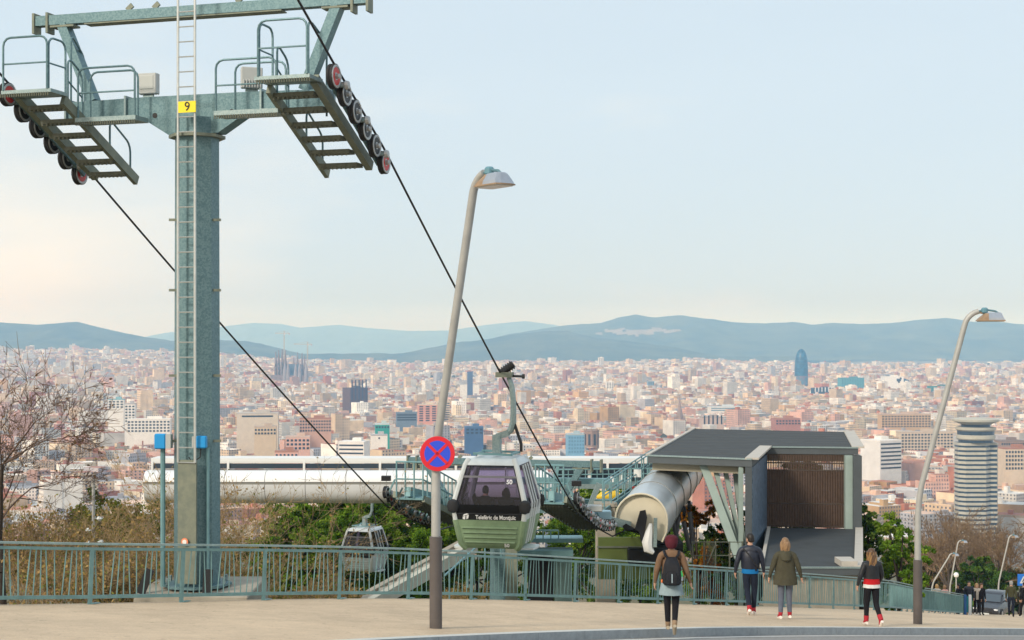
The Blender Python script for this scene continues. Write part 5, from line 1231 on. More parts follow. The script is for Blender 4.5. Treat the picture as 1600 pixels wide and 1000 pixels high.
# lower roof in front
l4 = [SV(7.75,45.9,zl), SV(10.9,45.9,zl), SV(13.3,56.0,zl), SV(9.72,56.3,zl)]
slab(l4, .22, 'lower_roof', FASC, lift=-.02); slab([p.lerp(SV(10.4,51,zl), .03) for p in l4], .02, 'lower_roof_felt', DROOF)
MB().bar(l4[1]+Vector((-.1,0,.04)), l4[2]+Vector((-.1,0,.04)), .3, .1).build('lower_roof_edge', EDGE, sh); MB().bar(l4[0]+Vector((0,0,.02)), l4[1]+Vector((0,0,.02)), .06, .06).build('edge_trim', GALVL, sh)
MB().bar(l4[0]+Vector((.05,.1,.04)), l4[3]+Vector((.05,-.4,.04)), .12, .1).build('lower_roof_edge', EDGE, sh)
MB().box(l4[1]+Vector((-.38,.65,.12)), (.55,1.1,.2)).build('roof_hatch', EDGE, sh)
MB().hexa([v+Vector((0,0,zg-zl)) for v in [p.lerp(SV(10.4,51,zl), .05) for p in l4]], [v+Vector((0,0,-.25)) for v in [p.lerp(SV(10.4,51,zl), .05) for p in l4]]).build('lower_wall', CONCR, sh)
# mesh fence with gate below the canopy
r = root('mesh_fence', (tx(1110,53), 53, tz(895,53)), 'thin dark mesh fence and gate below the canopy', 'fence')
for px in (1082, 1100, 1118, 1140, 1160): MB().tube([(tx(px,53),53,tz(892,53)), (tx(px,53),53,tz(846,53))], .03, 6).build('post', GRATE, r)
for py in (847, 868, 890): MB().tube([(tx(1080,53),53,tz(py,53)), (tx(1162,53),53,tz(py,53))], .018, 5).build('wire', GRATE, r)
MB().bar((tx(1100,53),52.95,tz(892,53)), (tx(1118,53),52.95,tz(850,53)), .04).build('gate_brace', GRATE, r)
for k in range(9): px = 1101+k*2; MB().tube([(tx(px,53),53,tz(890,53)), (tx(px,53),53,tz(848,53))], .01, 4).build('gate_bar', GRATE, r)
# ================================================================ vegetation
BARK = mat('bark_dark', (.075,.058,.045), .95, var=.4, scale=9); TWIG = mat('twig_brown', (.21,.145,.085), .9, attr=True, var=.2, scale=3)
LEAF = mat('leaf_tint', (.1,.16,.04), .75, attr=True, var=.2, scale=2, spec=.25)
def leaf_mat(name):
    m = bpy.data.materials.new(name); m.use_nodes = True; t = m.node_tree; t.nodes.clear()
    o = t.nodes.new('ShaderNodeOutputMaterial'); a = t.nodes.new('ShaderNodeAttribute'); a.attribute_name = 'Col'
    d = t.nodes.new('ShaderNodeBsdfDiffuse'); tr = t.nodes.new('ShaderNodeBsdfTranslucent'); mx = t.nodes.new('ShaderNodeMixShader'); mx.inputs[0].default_value = .35
    t.links.new(a.outputs['Color'], d.inputs[0]); t.links.new(a.outputs['Color'], tr.inputs[0]); t.links.new(d.outputs[0], mx.inputs[1]); t.links.new(tr.outputs[0], mx.inputs[2]); t.links.new(mx.outputs[0], o.inputs[0])
    return m
LEAFM = leaf_mat('leaf_translucent')
def grow(rg, base, height, levels=5, rmin=.0055, spread=.55, nchild=(3,4), ratio=.68, r0=.12, tropism=.12, first=.35, wob=.25, lean=(0,0)):
    """recursive branching -> list of (p, q, r0, r1, level)"""
    segs = []
    def rec(p, d, L, rad, lv):
        k = 3 if lv < 3 else 2; q = p
        for i in range(k):
            d = (d+Vector((rg.gauss(0,wob*.5), rg.gauss(0,wob*.5), rg.gauss(0,wob*.35)+tropism))).normalized()
            n_ = q+d*(L/k); a = rad*(1-.45*i/k); b = rad*(1-.45*(i+1)/k); segs.append((q.copy(), n_.copy(), a, b, lv)); 
            if lv < levels and i < k-1 and lv > 0 and rg.random() < .7:
                side(n_, d, L*ratio*rg.uniform(.6,1), b*.6, lv+1)
            q = n_
        if lv < levels:
            for _ in range(rg.randint(*nchild)): side(q, d, L*ratio*rg.uniform(.7,1.1), b*.72, lv+1)
    def side(p, d, L, rad, lv):
        o = d.orthogonal().normalized(); o.rotate(Matrix.Rotation(rg.uniform(0, 2*math.pi), 3, d)); t = spread*rg.uniform(.6,1.4)
        rec(p, (d*math.cos(t)+o*math.sin(t)).normalized(), L, max(rad, rmin), lv)
    b0 = Vector(base); rec(b0, Vector((lean[0], lean[1], 1)).normalized(), height*first, r0, 0)
    f = height/max(.1, max(s_[1].z for s_ in segs)-b0.z)
    return [(b0+(p-b0)*f, b0+(q-b0)*f, a, b, lv) for p, q, a, b, lv in segs]
def seg_mesh(name, segs, m, sides=4, col=None, rg=None, org=(0,0,0)):
    Pn = np.array([s[0][:] for s in segs])-np.array(org); Qn = np.array([s[1][:] for s in segs])-np.array(org); a = np.array([s[2] for s in segs]); b = np.array([s[3] for s in segs])
    d = Qn-Pn; d /= np.maximum(np.linalg.norm(d, axis=1, keepdims=True), 1e-6); ref = np.where(np.abs(d[:, 2:3]) > .9, np.array([[1.,0,0]]), np.array([[0,0,1.]]))
    u = np.cross(d, ref); u /= np.linalg.norm(u, axis=1, keepdims=True); v = np.cross(d, u); n = len(segs); V = np.zeros((n, 2*sides, 3))
    for j in range(sides):
        t = 2*math.pi*j/sides; o = u*math.cos(t)+v*math.sin(t); V[:, j] = Pn+o*a[:, None]; V[:, sides+j] = Qn+o*b[:, None]
    fb = np.array([(j, (j+1) % sides, sides+(j+1) % sides, sides+j) for j in range(sides)]); Q = ((np.arange(n)*2*sides)[:, None, None]+fb[None]).reshape(-1, 4)
    C = None
    if col is not None: C = np.repeat(np.array(col)[None]*np.random.default_rng(n).uniform(.65, 1.35, (n, 1)), sides, 0)
    return fast_mesh(name, V.reshape(-1, 3), Q, m, C, smooth=True)
def leaves_mesh(name, pts, size, cols, seed, m=None, flat=0.0):
    rg = np.random.default_rng(seed); n = len(pts); a = rg.normal(size=(n, 3)); a /= np.linalg.norm(a, axis=1, keepdims=True); b = rg.normal(size=(n, 3)); b[:, 2] *= 1-flat; a[:, 2] *= 1-flat
    b -= a*(a*b).sum(1, keepdims=True); b /= np.maximum(np.linalg.norm(b, axis=1, keepdims=True), 1e-6)
    s = (size*rg.uniform(.6, 1.4, n))[:, None]
    V = np.stack([pts-a*s-b*s*.55, pts+a*s*.2-b*s*.7, pts+a*s+b*s*.1, pts-a*s*.1+b*s*.7], 1).reshape(-1, 3)
    return fast_mesh(name, V, np.arange(n*4).reshape(-1, 4), m or LEAFM, cols)
def bare_tree(loc, height, label, group, seed, name='bare_tree', buds=0, budcol=(.2,.12,.06), twigcol=(.2,.14,.1), **k):
    rg = random.Random(seed); r = root(name, loc, label, 'tree' if 'tree' in name else 'shrub', group); segs = grow(rg, loc, height, **k)
    cut = 1
    link('trunk', seg_mesh('trunk', [s for s in segs if s[4] <= cut], BARK, 6, org=loc), r)
    link('crown', seg_mesh('crown', [s for s in segs if s[4] > cut], TWIG, 3, twigcol, org=loc), r)
    if buds:
        tips = [s for s in segs if s[4] >= k.get('levels', 5)-1]; rg2 = np.random.default_rng(seed); ix = rg2.integers(0, len(tips), buds)
        pts = np.array([tips[i][1][:] for i in ix])+rg2.normal(0, .03, (buds, 3))-np.array(loc)
        link('foliage', leaves_mesh('foliage', pts, .028, np.array(budcol)[None]*rg2.uniform(.6, 1.5, (buds, 1)), seed), r)
    return r
def leafy(loc, clumps, nleaf, size, cols, label, cat, name, seed, group=None, trunk=True, flat=0.0):
    """clumps: (offset, radius xyz); leaves sit on and near the clump shells"""
    rg = np.random.default_rng(seed); r = root(name, loc, label, cat, group)
    pts, cc = [], []; tot = sum(c[1][0]*c[1][2] for c in clumps)
    for off, rad in clumps:
        n = int(nleaf*rad[0]*rad[2]/tot); d = rg.normal(size=(n, 3)); d /= np.linalg.norm(d, axis=1, keepdims=True)
        sub = rg.normal(size=(max(8, n//90), 3)); sub /= np.linalg.norm(sub, axis=1, keepdims=True); which = rg.integers(0, len(sub), n)
        p = sub[which]*rg.uniform(.62, .95, (len(sub), 1))[which]+d*rg.uniform(.05, .3, (n, 1))
        pts.append(p*np.array(rad)+np.array(off)); base = np.array(cols)[rg.integers(0, len(cols), len(sub))][which]
        cc.append(base*rg.uniform(.7, 1.3, (n, 1)))
    link('crown', leaves_mesh('crown', np.concatenate(pts), size, np.concatenate(cc), seed, flat=flat), r)
    if trunk:
        h = max(c[0][2] for c in clumps); rgp = random.Random(seed); segs = [(Vector((0,0,-.3)), Vector((.05,0,h*.45)), .13, .09, 0)]
        for c in clumps: segs.append((Vector((.03,0,h*.35)), Vector(c[0]), .06, .02, 1))
        link('trunk', seg_mesh('trunk', segs, BARK, 6), r)
    return r
def hz1(x, y): return float(hz_fn(np.array([x]), np.array([y]))[0])
# --- big bare tree at the left rim
bp = (gpx(3, 30), 30.0, hz1(gpx(3,30), 30)-.2)
bare_tree(bp, 6.3, 'dark bare tree with spreading branches at the left fence end', None, 12, levels=6, r0=.15, first=.36, spread=.62, nchild=(3,3), ratio=.76, tropism=.03, buds=900, lean=(.14,.0), twigcol=(.15,.10,.075))
# --- leafless shrubs behind the fence: tangles of thin stems
SHR = [(-25,33,2.6),(60,32.5,2.3),(120,35,2.7),(180,36,2.0),(232,34,1.8),(255,31.5,2.0),(40,40,3.0),(150,42,3.2),(345,34,2.5),(385,36,2.9),(430,38,2.7),(365,40,3.6),(470,40,2.3),(405,44,3.6),(520,42,1.8),(90,29,1.5),(200,31,1.5),(330,31.5,1.5),(450,34.5,1.5),(300,44,3.2),(210,46,3.4),(700,52,2.0),(750,58,2.0)]
for k, (px, Y, h_) in enumerate(SHR):
    thin = 335 < px < 460
    h_ = h_*(1.5 if thin else (1.25 if px < 335 else .8))
    x = gpx(px, Y); z = hz1(x, Y)-.15; rg = random.Random(100+k); segs = []
    for st_ in range(4 if thin else 11):
        a = rg.uniform(0, 6.28); segs += grow(rg, Vector((x+.35*math.cos(a), Y+.35*math.sin(a), z)), h_*rg.uniform(.7,1.05), levels=4, spread=.55, nchild=(2,3), ratio=.68, r0=.02, tropism=.05, first=.42, lean=(.6*math.cos(a), .6*math.sin(a)), wob=.3)
    nm = ['brown leafless shrub with tangled stems behind the left fence', 'brown leafless shrub around the foot of the pylon', 'tall straw-brown leafless shrub reaching up before the white hall', 'low leafless shrub near the stair behind the fence'][0 if px < 225 else (1 if px < 335 else (2 if px < 500 else 3))]
    r = root('leafless_shrub', (x, Y, z), nm, 'shrub', 'leafless shrubs behind the fence')
    link('stems', seg_mesh('stems', segs, TWIG, 3, ((.34,.235,.125),(.28,.2,.115),(.40,.285,.155))[k % 3], org=(x,Y,z)), r)
    tips = [s for s in segs if s[4] >= 2]; rg2 = np.random.default_rng(k); nL = 260 if thin else 1300; ix = rg2.integers(0, len(tips), nL)
    pts = np.array([tips[i][1][:] for i in ix])-np.array((x,Y,z))+rg2.normal(0, .05, (nL, 3)); pal = np.array([(.42,.27,.10),(.32,.23,.08),(.22,.22,.06),(.46,.31,.13)])
    link('dry_leaves', leaves_mesh('dry_leaves', pts, .034, pal[rg2.integers(0, 4, nL)]*rg2.uniform(.6,1.3,(nL,1)), k), r)
OLI = [(.12,.15,.025),(.17,.18,.035),(.08,.115,.025),(.22,.2,.05)]
GRN = [(.13,.24,.025),(.18,.30,.03),(.08,.15,.02),(.24,.34,.045)]; DGR = [(.06,.125,.03),(.10,.18,.035),(.045,.085,.025),(.15,.23,.04)]
def blob(n, seed, rx, rz, r0, z0):
    rg = np.random.default_rng(seed); return [((rg.uniform(-rx,rx), rg.uniform(-rx*.7,rx*.7), z0+rz*(1-(i/n)**1.5)*rg.uniform(.6,1)), (r0*rg.uniform(.7,1.2), r0*rg.uniform(.7,1.2), r0*rg.uniform(.6,.95))) for i in range(n)]
x, Y = gpx(140, 48), 48; leafy((x, Y, hz1(x,Y)), blob(14, 5, 1.2, 2.9, .8, .8), 16000, .045, OLI, 'smaller olive bush next to the slim service pole', 'bush', 'olive_bush', 5)
x, Y = gpx(205, 47), 47; leafy((x, Y, hz1(x,Y)), blob(18, 1, 1.6, 3.5, .85, .8), 24000, .045, OLI, 'olive green rounded bush left of the pylon', 'bush', 'olive_bush', 1)
x, Y = gpx(248, 36), 36; leafy((x, Y, hz1(x,Y)), blob(8, 2, .6, 1.2, .45, .3), 7000, .03, [(.16,.17,.02),(.2,.2,.03),(.1,.12,.02)], 'yellow green leafy shrub at the pylon foot', 'shrub', 'leafy_shrub', 2)
x, Y = gpx(372, 52), 52; leafy((x, Y, hz1(x,Y)), blob(8, 3, 1.1, 2.6, .6, .6), 9000, .045, OLI, 'olive bush among dry stems right of the pylon', 'bush', 'olive_bush', 3)
# --- pines below the white hall
for k, (px, Y, top) in enumerate(((470,80,792),(505,82,786),(540,81,794),(575,84,782),(612,81,790),(640,83,784),(660,80,808),(490,79,818),(618,79,822),(440,80,812),(530,78.5,825),(555,86,776),(700,84,806),(745,88,812),(800,90,800),(850,95,790),(900,92,800),(950,98,790),(1000,100,800),(1045,96,800))):
    x = gpx(px, Y); z = hz1(x, Y); ht = H-(top-HZ)/F*Y-z
    leafy((x, Y, z), blob(20, 40+k, 1.7, ht*1.1, .85, max(.4, ht*.1)), 32000, .06, GRN, ('bright green pine below the white hall, left of the silver gondola' if px < 535 else ('bright green pine right behind the silver gondola' if px < 605 else ('bright green pine between silver gondola and street lamp below the hall' if px < 690 else ('green pine half hidden behind the green gondola' if px < 830 else 'green pine half hidden behind the round hood')))), 'tree', 'pine_tree', 40+k, 'pines below the station hall' if px < 690 else 'pines behind the second pylon')
# --- green tree right of the canopy building and foliage below the canopy
for k, (px, Y, top, w_, pal, lab) in enumerate(((1368,62,772,1.15,DGR,'dense dark green tree right of the canopy building'),(1405,60,800,.95,GRN,'lighter green tree between canopy building and lamp pole'),(1345,64,735,.5,DGR,'narrow green tree peeping past the dark pillar'),(1130,70,790,1.3,DGR,'dark green tree seen below the canopy'),(1150,64,820,.8,DGR,'green bush beside the slanted fins'),(1090,66,775,.8,[(.45,.19,.02),(.5,.26,.03),(.2,.2,.03),(.3,.13,.02)],'orange leaved shrub below the canopy'),(1235,67,685,1.3,DGR,'dark green tree glimpsed through the louvre grille'),(1280,68,690,1.2,DGR,'green tree behind the brown louvre wall'),(1112,58,860,.35,[(.55,.2,.02),(.5,.15,.02)],'small orange shrub behind the mesh gate'))):
    x = gpx(px, Y); z = hz1(x, Y); ht = H-(top-HZ)/F*Y-z
    leafy((x, Y, z), blob(13 if w_ > .6 else 6, 70+k, w_, ht*.8, .62*max(w_,.5), ht*.15), 16000 if w_ > .6 else 4000, .05, pal, lab, 'tree' if 'tree' in lab else 'shrub', 'green_tree' if 'tree' in lab else 'garden_shrub', 70+k)
# --- trees at the far right
for k, (px, Y, top, sd) in enumerate(((1452,150,800,3),(1480,165,782,4),(1505,140,815,5),(1535,160,800,6),(1562,150,822,7),(1595,135,795,8),(1625,150,780,9),(1470,190,830,10),(1520,200,830,12),(1575,190,800,13),(1440,175,835,14),(1490,130,828,15),(1548,136,815,16),(1460,140,815,17),(1610,160,790,18))):
    x = gpx(px, Y); z = H-.186*Y-.5; ht = H-(top-HZ)/F*Y-z
    bare_tree((x, Y, z), ht, 'bare grey-brown plane tree on the slope beyond the fence end', 'bare trees beyond the fence end', 300+sd, levels=5, rmin=.02, r0=.36, first=.38, spread=.5, nchild=(3,4), ratio=.7, tropism=.06, buds=2500, budcol=(.36,.25,.13), twigcol=(.24,.165,.105))
for k, (px, Y, top, w_) in enumerate(((1530,135,868,2.2),(1555,145,880,1.8),(1512,140,885,1.6),(1590,175,850,3.0),(1470,150,880,2.0),(1440,140,870,2.0),(1575,140,890,1.6),(1620,140,880,2.4),(1495,175,868,2.6),(1545,180,860,2.6))):
    x = gpx(px, Y); z = H-.186*Y-.5; ht = max(3., H-(top-HZ)/F*Y-z)
    dk = k in (0,1,2,6)
    leafy((x, Y, z), blob(10, 90+k, w_, ht*.8, w_*.55, ht*.2), 8000, .12, DGR if dk else [(.17,.13,.06),(.2,.15,.07),(.13,.12,.05)], 'dark evergreen bush behind the far people' if dk else 'brown winter bush below the bare trees', 'bush', 'evergreen_bush' if dk else 'winter_bush', 90+k, 'evergreens behind the far people' if dk else 'winter bushes below the bare trees')
# grass and weeds behind the fence
rg = np.random.default_rng(8); n = 26000; s_ = rg.uniform(0, S[-1], n); fx = np.interp(s_, S, fpts[:, 0]); fy = np.interp(s_, S, fpts[:, 1]); o_ = rg.uniform(.45, 16, n)**1.0
gx_, gy_ = fx-o_*.72, fy+o_*.7; gz_ = hz_fn(gx_, gy_); hgt = rg.uniform(.05,.22,n); ln = rg.normal(0,.06,(n,2)); wd = rg.uniform(.008,.02,n); an = rg.uniform(0,6.28,n)
V = np.stack([np.column_stack([gx_-wd*np.cos(an), gy_-wd*np.sin(an), gz_-.02]), np.column_stack([gx_+wd*np.cos(an), gy_+wd*np.sin(an), gz_-.02]), np.column_stack([gx_+ln[:,0], gy_+ln[:,1], gz_+hgt])], 1).reshape(-1,3)
pal = np.array([(.16,.17,.03),(.22,.2,.06),(.28,.22,.1),(.1,.14,.02)]); 
o = link('grass', fast_mesh('grass', V, np.arange(n*3).reshape(-1,3), LEAFM, pal[rg.integers(0,4,n)])); tag(o, 'dry and green grass on the slope behind the fence', 'grass', kind='stuff')
# slim service pole with small white lights in the bushes
p = P(146, 868, 40); r = root('service_pole', (p.x, p.y, hz1(p.x, p.y)), 'slim grey pole with small white floodlights among the bushes', 'pole')
MB().tube([(p.x,p.y,hz1(p.x,p.y)), (p.x,p.y,H-(745-HZ)/F*40)], .045, 8).build('post', LPOLE, r)
for dx, py in ((-.12,848),(.22,846),(-.1,828),(.2,810)): MB().lathe([(.03,-.06),(.09,0),(.06,.06)], (p.x+dx, p.y-.1, H-(py-HZ)/F*40), 8).build('small_floodlight', WSH, r); MB().bar((p.x,p.y,H-(py-HZ)/F*40), (p.x+dx,p.y-.08,H-(py-HZ)/F*40), .02).build('bracket', LPOLE, r)
# ================================================================ people
def cloth(name, c, rough=.85, **k): return mat(name, c, rough, var=k.get('var',.25), scale=k.get('scale',9), bump=.15, spec=.2)
SKIN = mat('skin_tone', (.52,.31,.22), .6, var=.08, scale=6)
def skin_body(verts, edges, radii, rootv=0):
    me = bpy.data.meshes.new('body'); me.from_pydata(verts, edges, [])
    bm = bmesh.new(); bm.from_mesh(me); ly = bm.verts.layers.skin.verify(); bm.verts.ensure_lookup_table()
    for i, v in enumerate(bm.verts): v[ly].radius = radii[i]; v[ly].use_root = (i == rootv)
    bm.to_mesh(me); bm.free()
    o = bpy.data.objects.new('body', me); COL.objects.link(o); o.modifiers.new('s', 'SKIN').use_smooth_shade = True; sb = o.modifiers.new('u', 'SUBSURF'); sb.levels = 2; sb.render_levels = 2
    bpy.context.view_layer.update(); res = bpy.data.meshes.new_from_object(o.evaluated_get(bpy.context.evaluated_depsgraph_get()))
    bpy.data.objects.remove(o); return res
def person(loc, yaw, h, label, mats, pose, group=None, head_yaw=0.0, hair=None, build=1.0, sit=False, fingers=True):
    """mats: dict torso, arms, legs, shoes, hair ; pose: joint positions for 1.7 m tall, x right, y forward"""
    s = h/1.70
    r = root('person', (0,0,0), label, 'person', group)
    J = {'pelvis':(0,0,.94),'waist':(0,.0,1.08),'chest':(0,.0,1.27),'collar':(0,-.01,1.41),'neck':(0,.0,1.47),'skull':(0,.015,1.56)}
    for sd, sx in (('L',-1),('R',1)):
        J['hip'+sd] = (sx*.085,0,.88); J['knee'+sd] = (sx*.09,.03,.49); J['ankle'+sd] = (sx*.09,-.02,.09); J['toe'+sd] = (sx*.10,.13,.035)
        J['sho'+sd] = (sx*.165,-.01,1.385); J['elb'+sd] = (sx*.225,-.03,1.10); J['wri'+sd] = (sx*.235,.03,.86); J['hand'+sd] = (sx*.235,.045,.79)
    J.update(pose)
    RD = {'pelvis':(.15,.115),'waist':(.132,.10),'chest':(.155,.115),'collar':(.10,.075),'neck':(.052,.052),'skull':(.06,.06)}
    for sd in 'LR': RD.update({'hip'+sd:(.10,.10),'knee'+sd:(.068,.068),'ankle'+sd:(.05,.05),'toe'+sd:(.042,.04),'sho'+sd:(.078,.075),'elb'+sd:(.06,.06),'wri'+sd:(.032,.03),'hand'+sd:(.032,.02)})
    names = list(J); ix = {n_: i for i, n_ in enumerate(names)}
    E = [('pelvis','waist'),('waist','chest'),('chest','collar'),('collar','neck'),('neck','skull')]
    for sd in 'LR': E += [('pelvis','hip'+sd),('hip'+sd,'knee'+sd),('knee'+sd,'ankle'+sd),('ankle'+sd,'toe'+sd),('collar','sho'+sd),('sho'+sd,'elb'+sd),('elb'+sd,'wri'+sd),('wri'+sd,'hand'+sd)]
    bw = lambda n_: (RD[n_][0]*(build if n_ in ('pelvis','waist','chest') or 'sho' in n_ or 'hip' in n_ else (build*.5+.5)), RD[n_][1]*(build if n_ in ('pelvis','waist','chest') else 1))
    me = skin_body([J[n_] for n_ in names], [(ix[a], ix[b]) for a, b in E], [bw(n_) for n_ in names])
    slot = ['torso','arms','legs','shoes','skin']
    def bone_slot(a, b):
        if a in ('neck',) or b == 'skull' or 'hand' in b: return 4
        if 'toe' in b: return 3
        if 'hip' in a or 'knee' in a or 'hip' in b: return 2
        if 'sho' in a or 'elb' in a: return 1
        return 0
    A_ = np.array([J[a] for a, b in E]); B_ = np.array([J[b] for a, b in E]); SL = np.array([bone_slot(a, b) for a, b in E])
    bm = bmesh.new(); bm.from_mesh(me)
    zsh = {sd: J['ankle'+sd][2]+.03 for sd in 'LR'}
    for f in bm.faces:
        c = np.array(f.calc_center_median()); d = B_-A_; t = np.clip(((c-A_)*d).sum(1)/(d*d).sum(1), 0, 1); dist = np.linalg.norm(A_+d*t[:, None]-c, axis=1); k = int(SL[np.argmin(dist)])
        if k == 2 and min(np.linalg.norm(c-np.array(J['ankle'+sd])) for sd in 'LR') < .075: k = 3
        f.material_index = k; f.smooth = True
    # fingers and thumb grown onto each palm, head with features
    mb = MB()
    if fingers:
        for sd, sx in (('L',-1),('R',1)):
            w_, hnd = Vector(J['wri'+sd]), Vector(J['hand'+sd]); d = (hnd-w_).normalized(); a = Vector((0,1,0)); a = (a-d*a.dot(d)).normalized(); n_ = d.cross(a)*sx
            for k, ln in enumerate((.078,.088,.082,.065)):
                o_ = hnd-d*.02+a*(.028-.019*k); mb.tube([o_, o_+d*ln*.5, o_+d*ln*.8-n_*.012*-1*sx, o_+d*ln-n_*.028*-1*sx], [.011,.0105,.0095,.007], 6)
            o_ = w_.lerp(hnd, .45)+a*.03; mb.tube([o_, o_+d*.03+a*.025, o_+d*.065+a*.03], [.014,.012,.008], 6)
    hc = Vector(J['skull'])+Vector((0,.012,.035)); hr = []
    for zz_, rx, ry, oy in ((-.115,.03,.035,.035),(-.10,.048,.055,.03),(-.075,.058,.07,.02),(-.03,.068,.085,.008),(.02,.073,.093,.0),(.065,.070,.09,-.004),(.10,.054,.07,-.006),(.12,.028,.036,-.006),(.126,.005,.006,-.006)):
        hr.append([(rx*math.cos(t), ry*math.sin(t)+oy, zz_) for t in np.linspace(0, 2*math.pi, 16, endpoint=False)])
    rotm = Matrix.Rotation(head_yaw, 3, 'Z')
    hr = [[hc+rotm @ Vector(p) for p in rg_] for rg_ in hr]; mb.rings(hr)
    H3 = lambda x, y, z: hc+rotm @ Vector((x, y, z))
    mb.tube([H3(0,.086,.015), H3(0,.106,-.02), H3(0,.09,-.035)], [.008,.014,.012], 6)
    for sx in (-1, 1): mb.lathe([(.004,-.03),(.016,-.015),(.018,.01),(.008,.032)], H3(sx*.074,-.005,-.01), 8, sx=.5)
    tmp = bpy.data.meshes.new('t'); tmp.from_pydata(mb.v, [], mb.f); nf0 = len(bm.faces); bm.from_mesh(tmp); bm.faces.ensure_lookup_table()
    for f in bm.faces[nf0:]: f.material_index = 4; f.smooth = True
    bmesh.ops.recalc_face_normals(bm, faces=bm.faces[:]); bm.to_mesh(me); bm.free(); me.name = 'body'
    idx_ = np.empty(len(me.polygons), np.int32); me.polygons.foreach_get('material_index', idx_); me.materials.clear()
    for k in slot: me.materials.append(SKIN if k == 'skin' else mats[k])
    me.polygons.foreach_set('material_index', idx_); me.update()
    b = link('body', me, r); ORG[b.name] = Vector((0,0,0))
    EYE = mat('eye_dark', (.02,.015,.012), .3); LIP = mat('lip_tone', (.38,.16,.13), .6)
    for sx in (-1, 1): MB().lathe([(.002,-.007),(.011,0),(.002,.007)], H3(sx*.03,.083,.018), 8, sy=.5).build('eye', EYE, b)
    MB().bar(H3(-.022,.083,-.062), H3(.022,.083,-.062), .008, .008).build('mouth', LIP, b)
    # shoe soles
    if 'sole' in mats:
        for sd in 'LR':
            an, to = Vector(J['ankle'+sd]), Vector(J['toe'+sd]); d = (to-an).normalized(); dn = Vector((0, d.z, -d.y)).normalized()
            if dn.z > 0: dn = -dn
            heel = an-Vector((0,.035,0))+dn*.045
            MB().tube([heel, heel.lerp(to+dn*.025,.5), to+d*.04+dn*.018], [.034,.038,.028], 8).build('sole', mats['sole'], r, smooth=True)
    # hair
    if hair == 'short':
        hs_ = []
        for zz_, rx, ry, oy in ((-.05,.062,.05,-.045),(-.02,.074,.075,-.028),(.02,.079,.092,-.012),(.065,.077,.096,-.008),(.105,.06,.078,-.006),(.128,.034,.044,-.004),(.137,.006,.008,-.004)): hs_.append([H3(rx*math.cos(t), ry*math.sin(t)+oy, zz_) for t in np.linspace(0, 2*math.pi, 16, endpoint=False)])
        MB().rings(hs_).build('hair', mats['hair'], b, smooth=True)
        if 'beard' in mats: MB().rings([[H3(rx*math.cos(t), ry*math.sin(t)+oy, z_) for t in np.linspace(-.3, math.pi+.3, 10)] for z_, rx, ry, oy in ((-.12,.03,.04,.04),(-.09,.056,.066,.03),(-.05,.068,.08,.016))], closed=False, caps=False).build('beard', mats['beard'], b, smooth=True)
    elif hair:
        L_, wd, wave, vol = hair; rgH = random.Random(int(L_*100)+7)
        hs_ = []
        for zz_, rx, ry, oy in ((-.06,.07,.06,-.04),(-.02,.083,.085,-.028),(.03,.087,.1,-.014),(.075,.083,.1,-.01),(.115,.064,.082,-.008),(.138,.034,.044,-.004),(.146,.006,.008,-.004)): hs_.append([H3(rx*math.cos(t), ry*math.sin(t)+oy, zz_) for t in np.linspace(0, 2*math.pi, 16, endpoint=False)])
        hb = MB().rings(hs_).build('hair', mats['hair'], b, smooth=True)
        mbs = [MB(), MB()]
        for k in range(84):
            t = math.pi*1.02+math.pi*.96*rgH.random(); ph = rgH.uniform(0, 6); ll = L_*rgH.uniform(.75,1.05); pts = []; lay = rgH.uniform(.8,1.06)
            for i in range(8):
                u = i/7; rad = .083*lay*(1+vol*math.sin(min(1,u*1.4)*math.pi)); x_ = rad*math.cos(t)*(1+wd*u)+wave*.016*math.sin(ph+u*9); y_ = (rad*1.05*math.sin(t)-.012)*(1-.05*u)-(.05*u if L_ > .3 else 0)+wave*.01*math.cos(ph+u*8); pts.append(H3(x_, y_, .06-u*ll))
            mbs[k % 2].tube(pts, [.014,.016,.016,.015,.014,.012,.009,.003], 5)
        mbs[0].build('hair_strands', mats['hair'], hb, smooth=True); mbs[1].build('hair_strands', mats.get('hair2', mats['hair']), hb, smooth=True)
    r.location = loc; r.rotation_euler.z = yaw; r.scale = (s, s, s)
    return r
def skirt(r, prof, m, name, n=26, folds=.04, ax=1.0, cy=0.0, open_front=False):
    """lofted garment around the torso: prof = [(z, rx, ry)]"""
    rg_ = []
    for i, (z, rx, ry) in enumerate(prof):
        f = folds*i/max(1, len(prof)-1); rg_.append([(rx*(1+f*math.sin(j*5.2+i))*math.cos(2*math.pi*j/n), cy+ry*(1+f*math.cos(j*3.9+i))*math.sin(2*math.pi*j/n), z) for j in range(n)])
    inn = [[(x*.97, cy+(y-cy)*.97, z) for x, y, z in q] for q in reversed(rg_)]
    return MB().rings(rg_+inn, caps=False).build(name, m, r, smooth=True)
def child_of(r): ORG[r.name] = Vector((0,0,0)); return r

def onG(px, py, Y, dz=0.0): p = P(px, py, Y); return Vector((p.x, p.y, float(G(p.x, p.y))+dz))
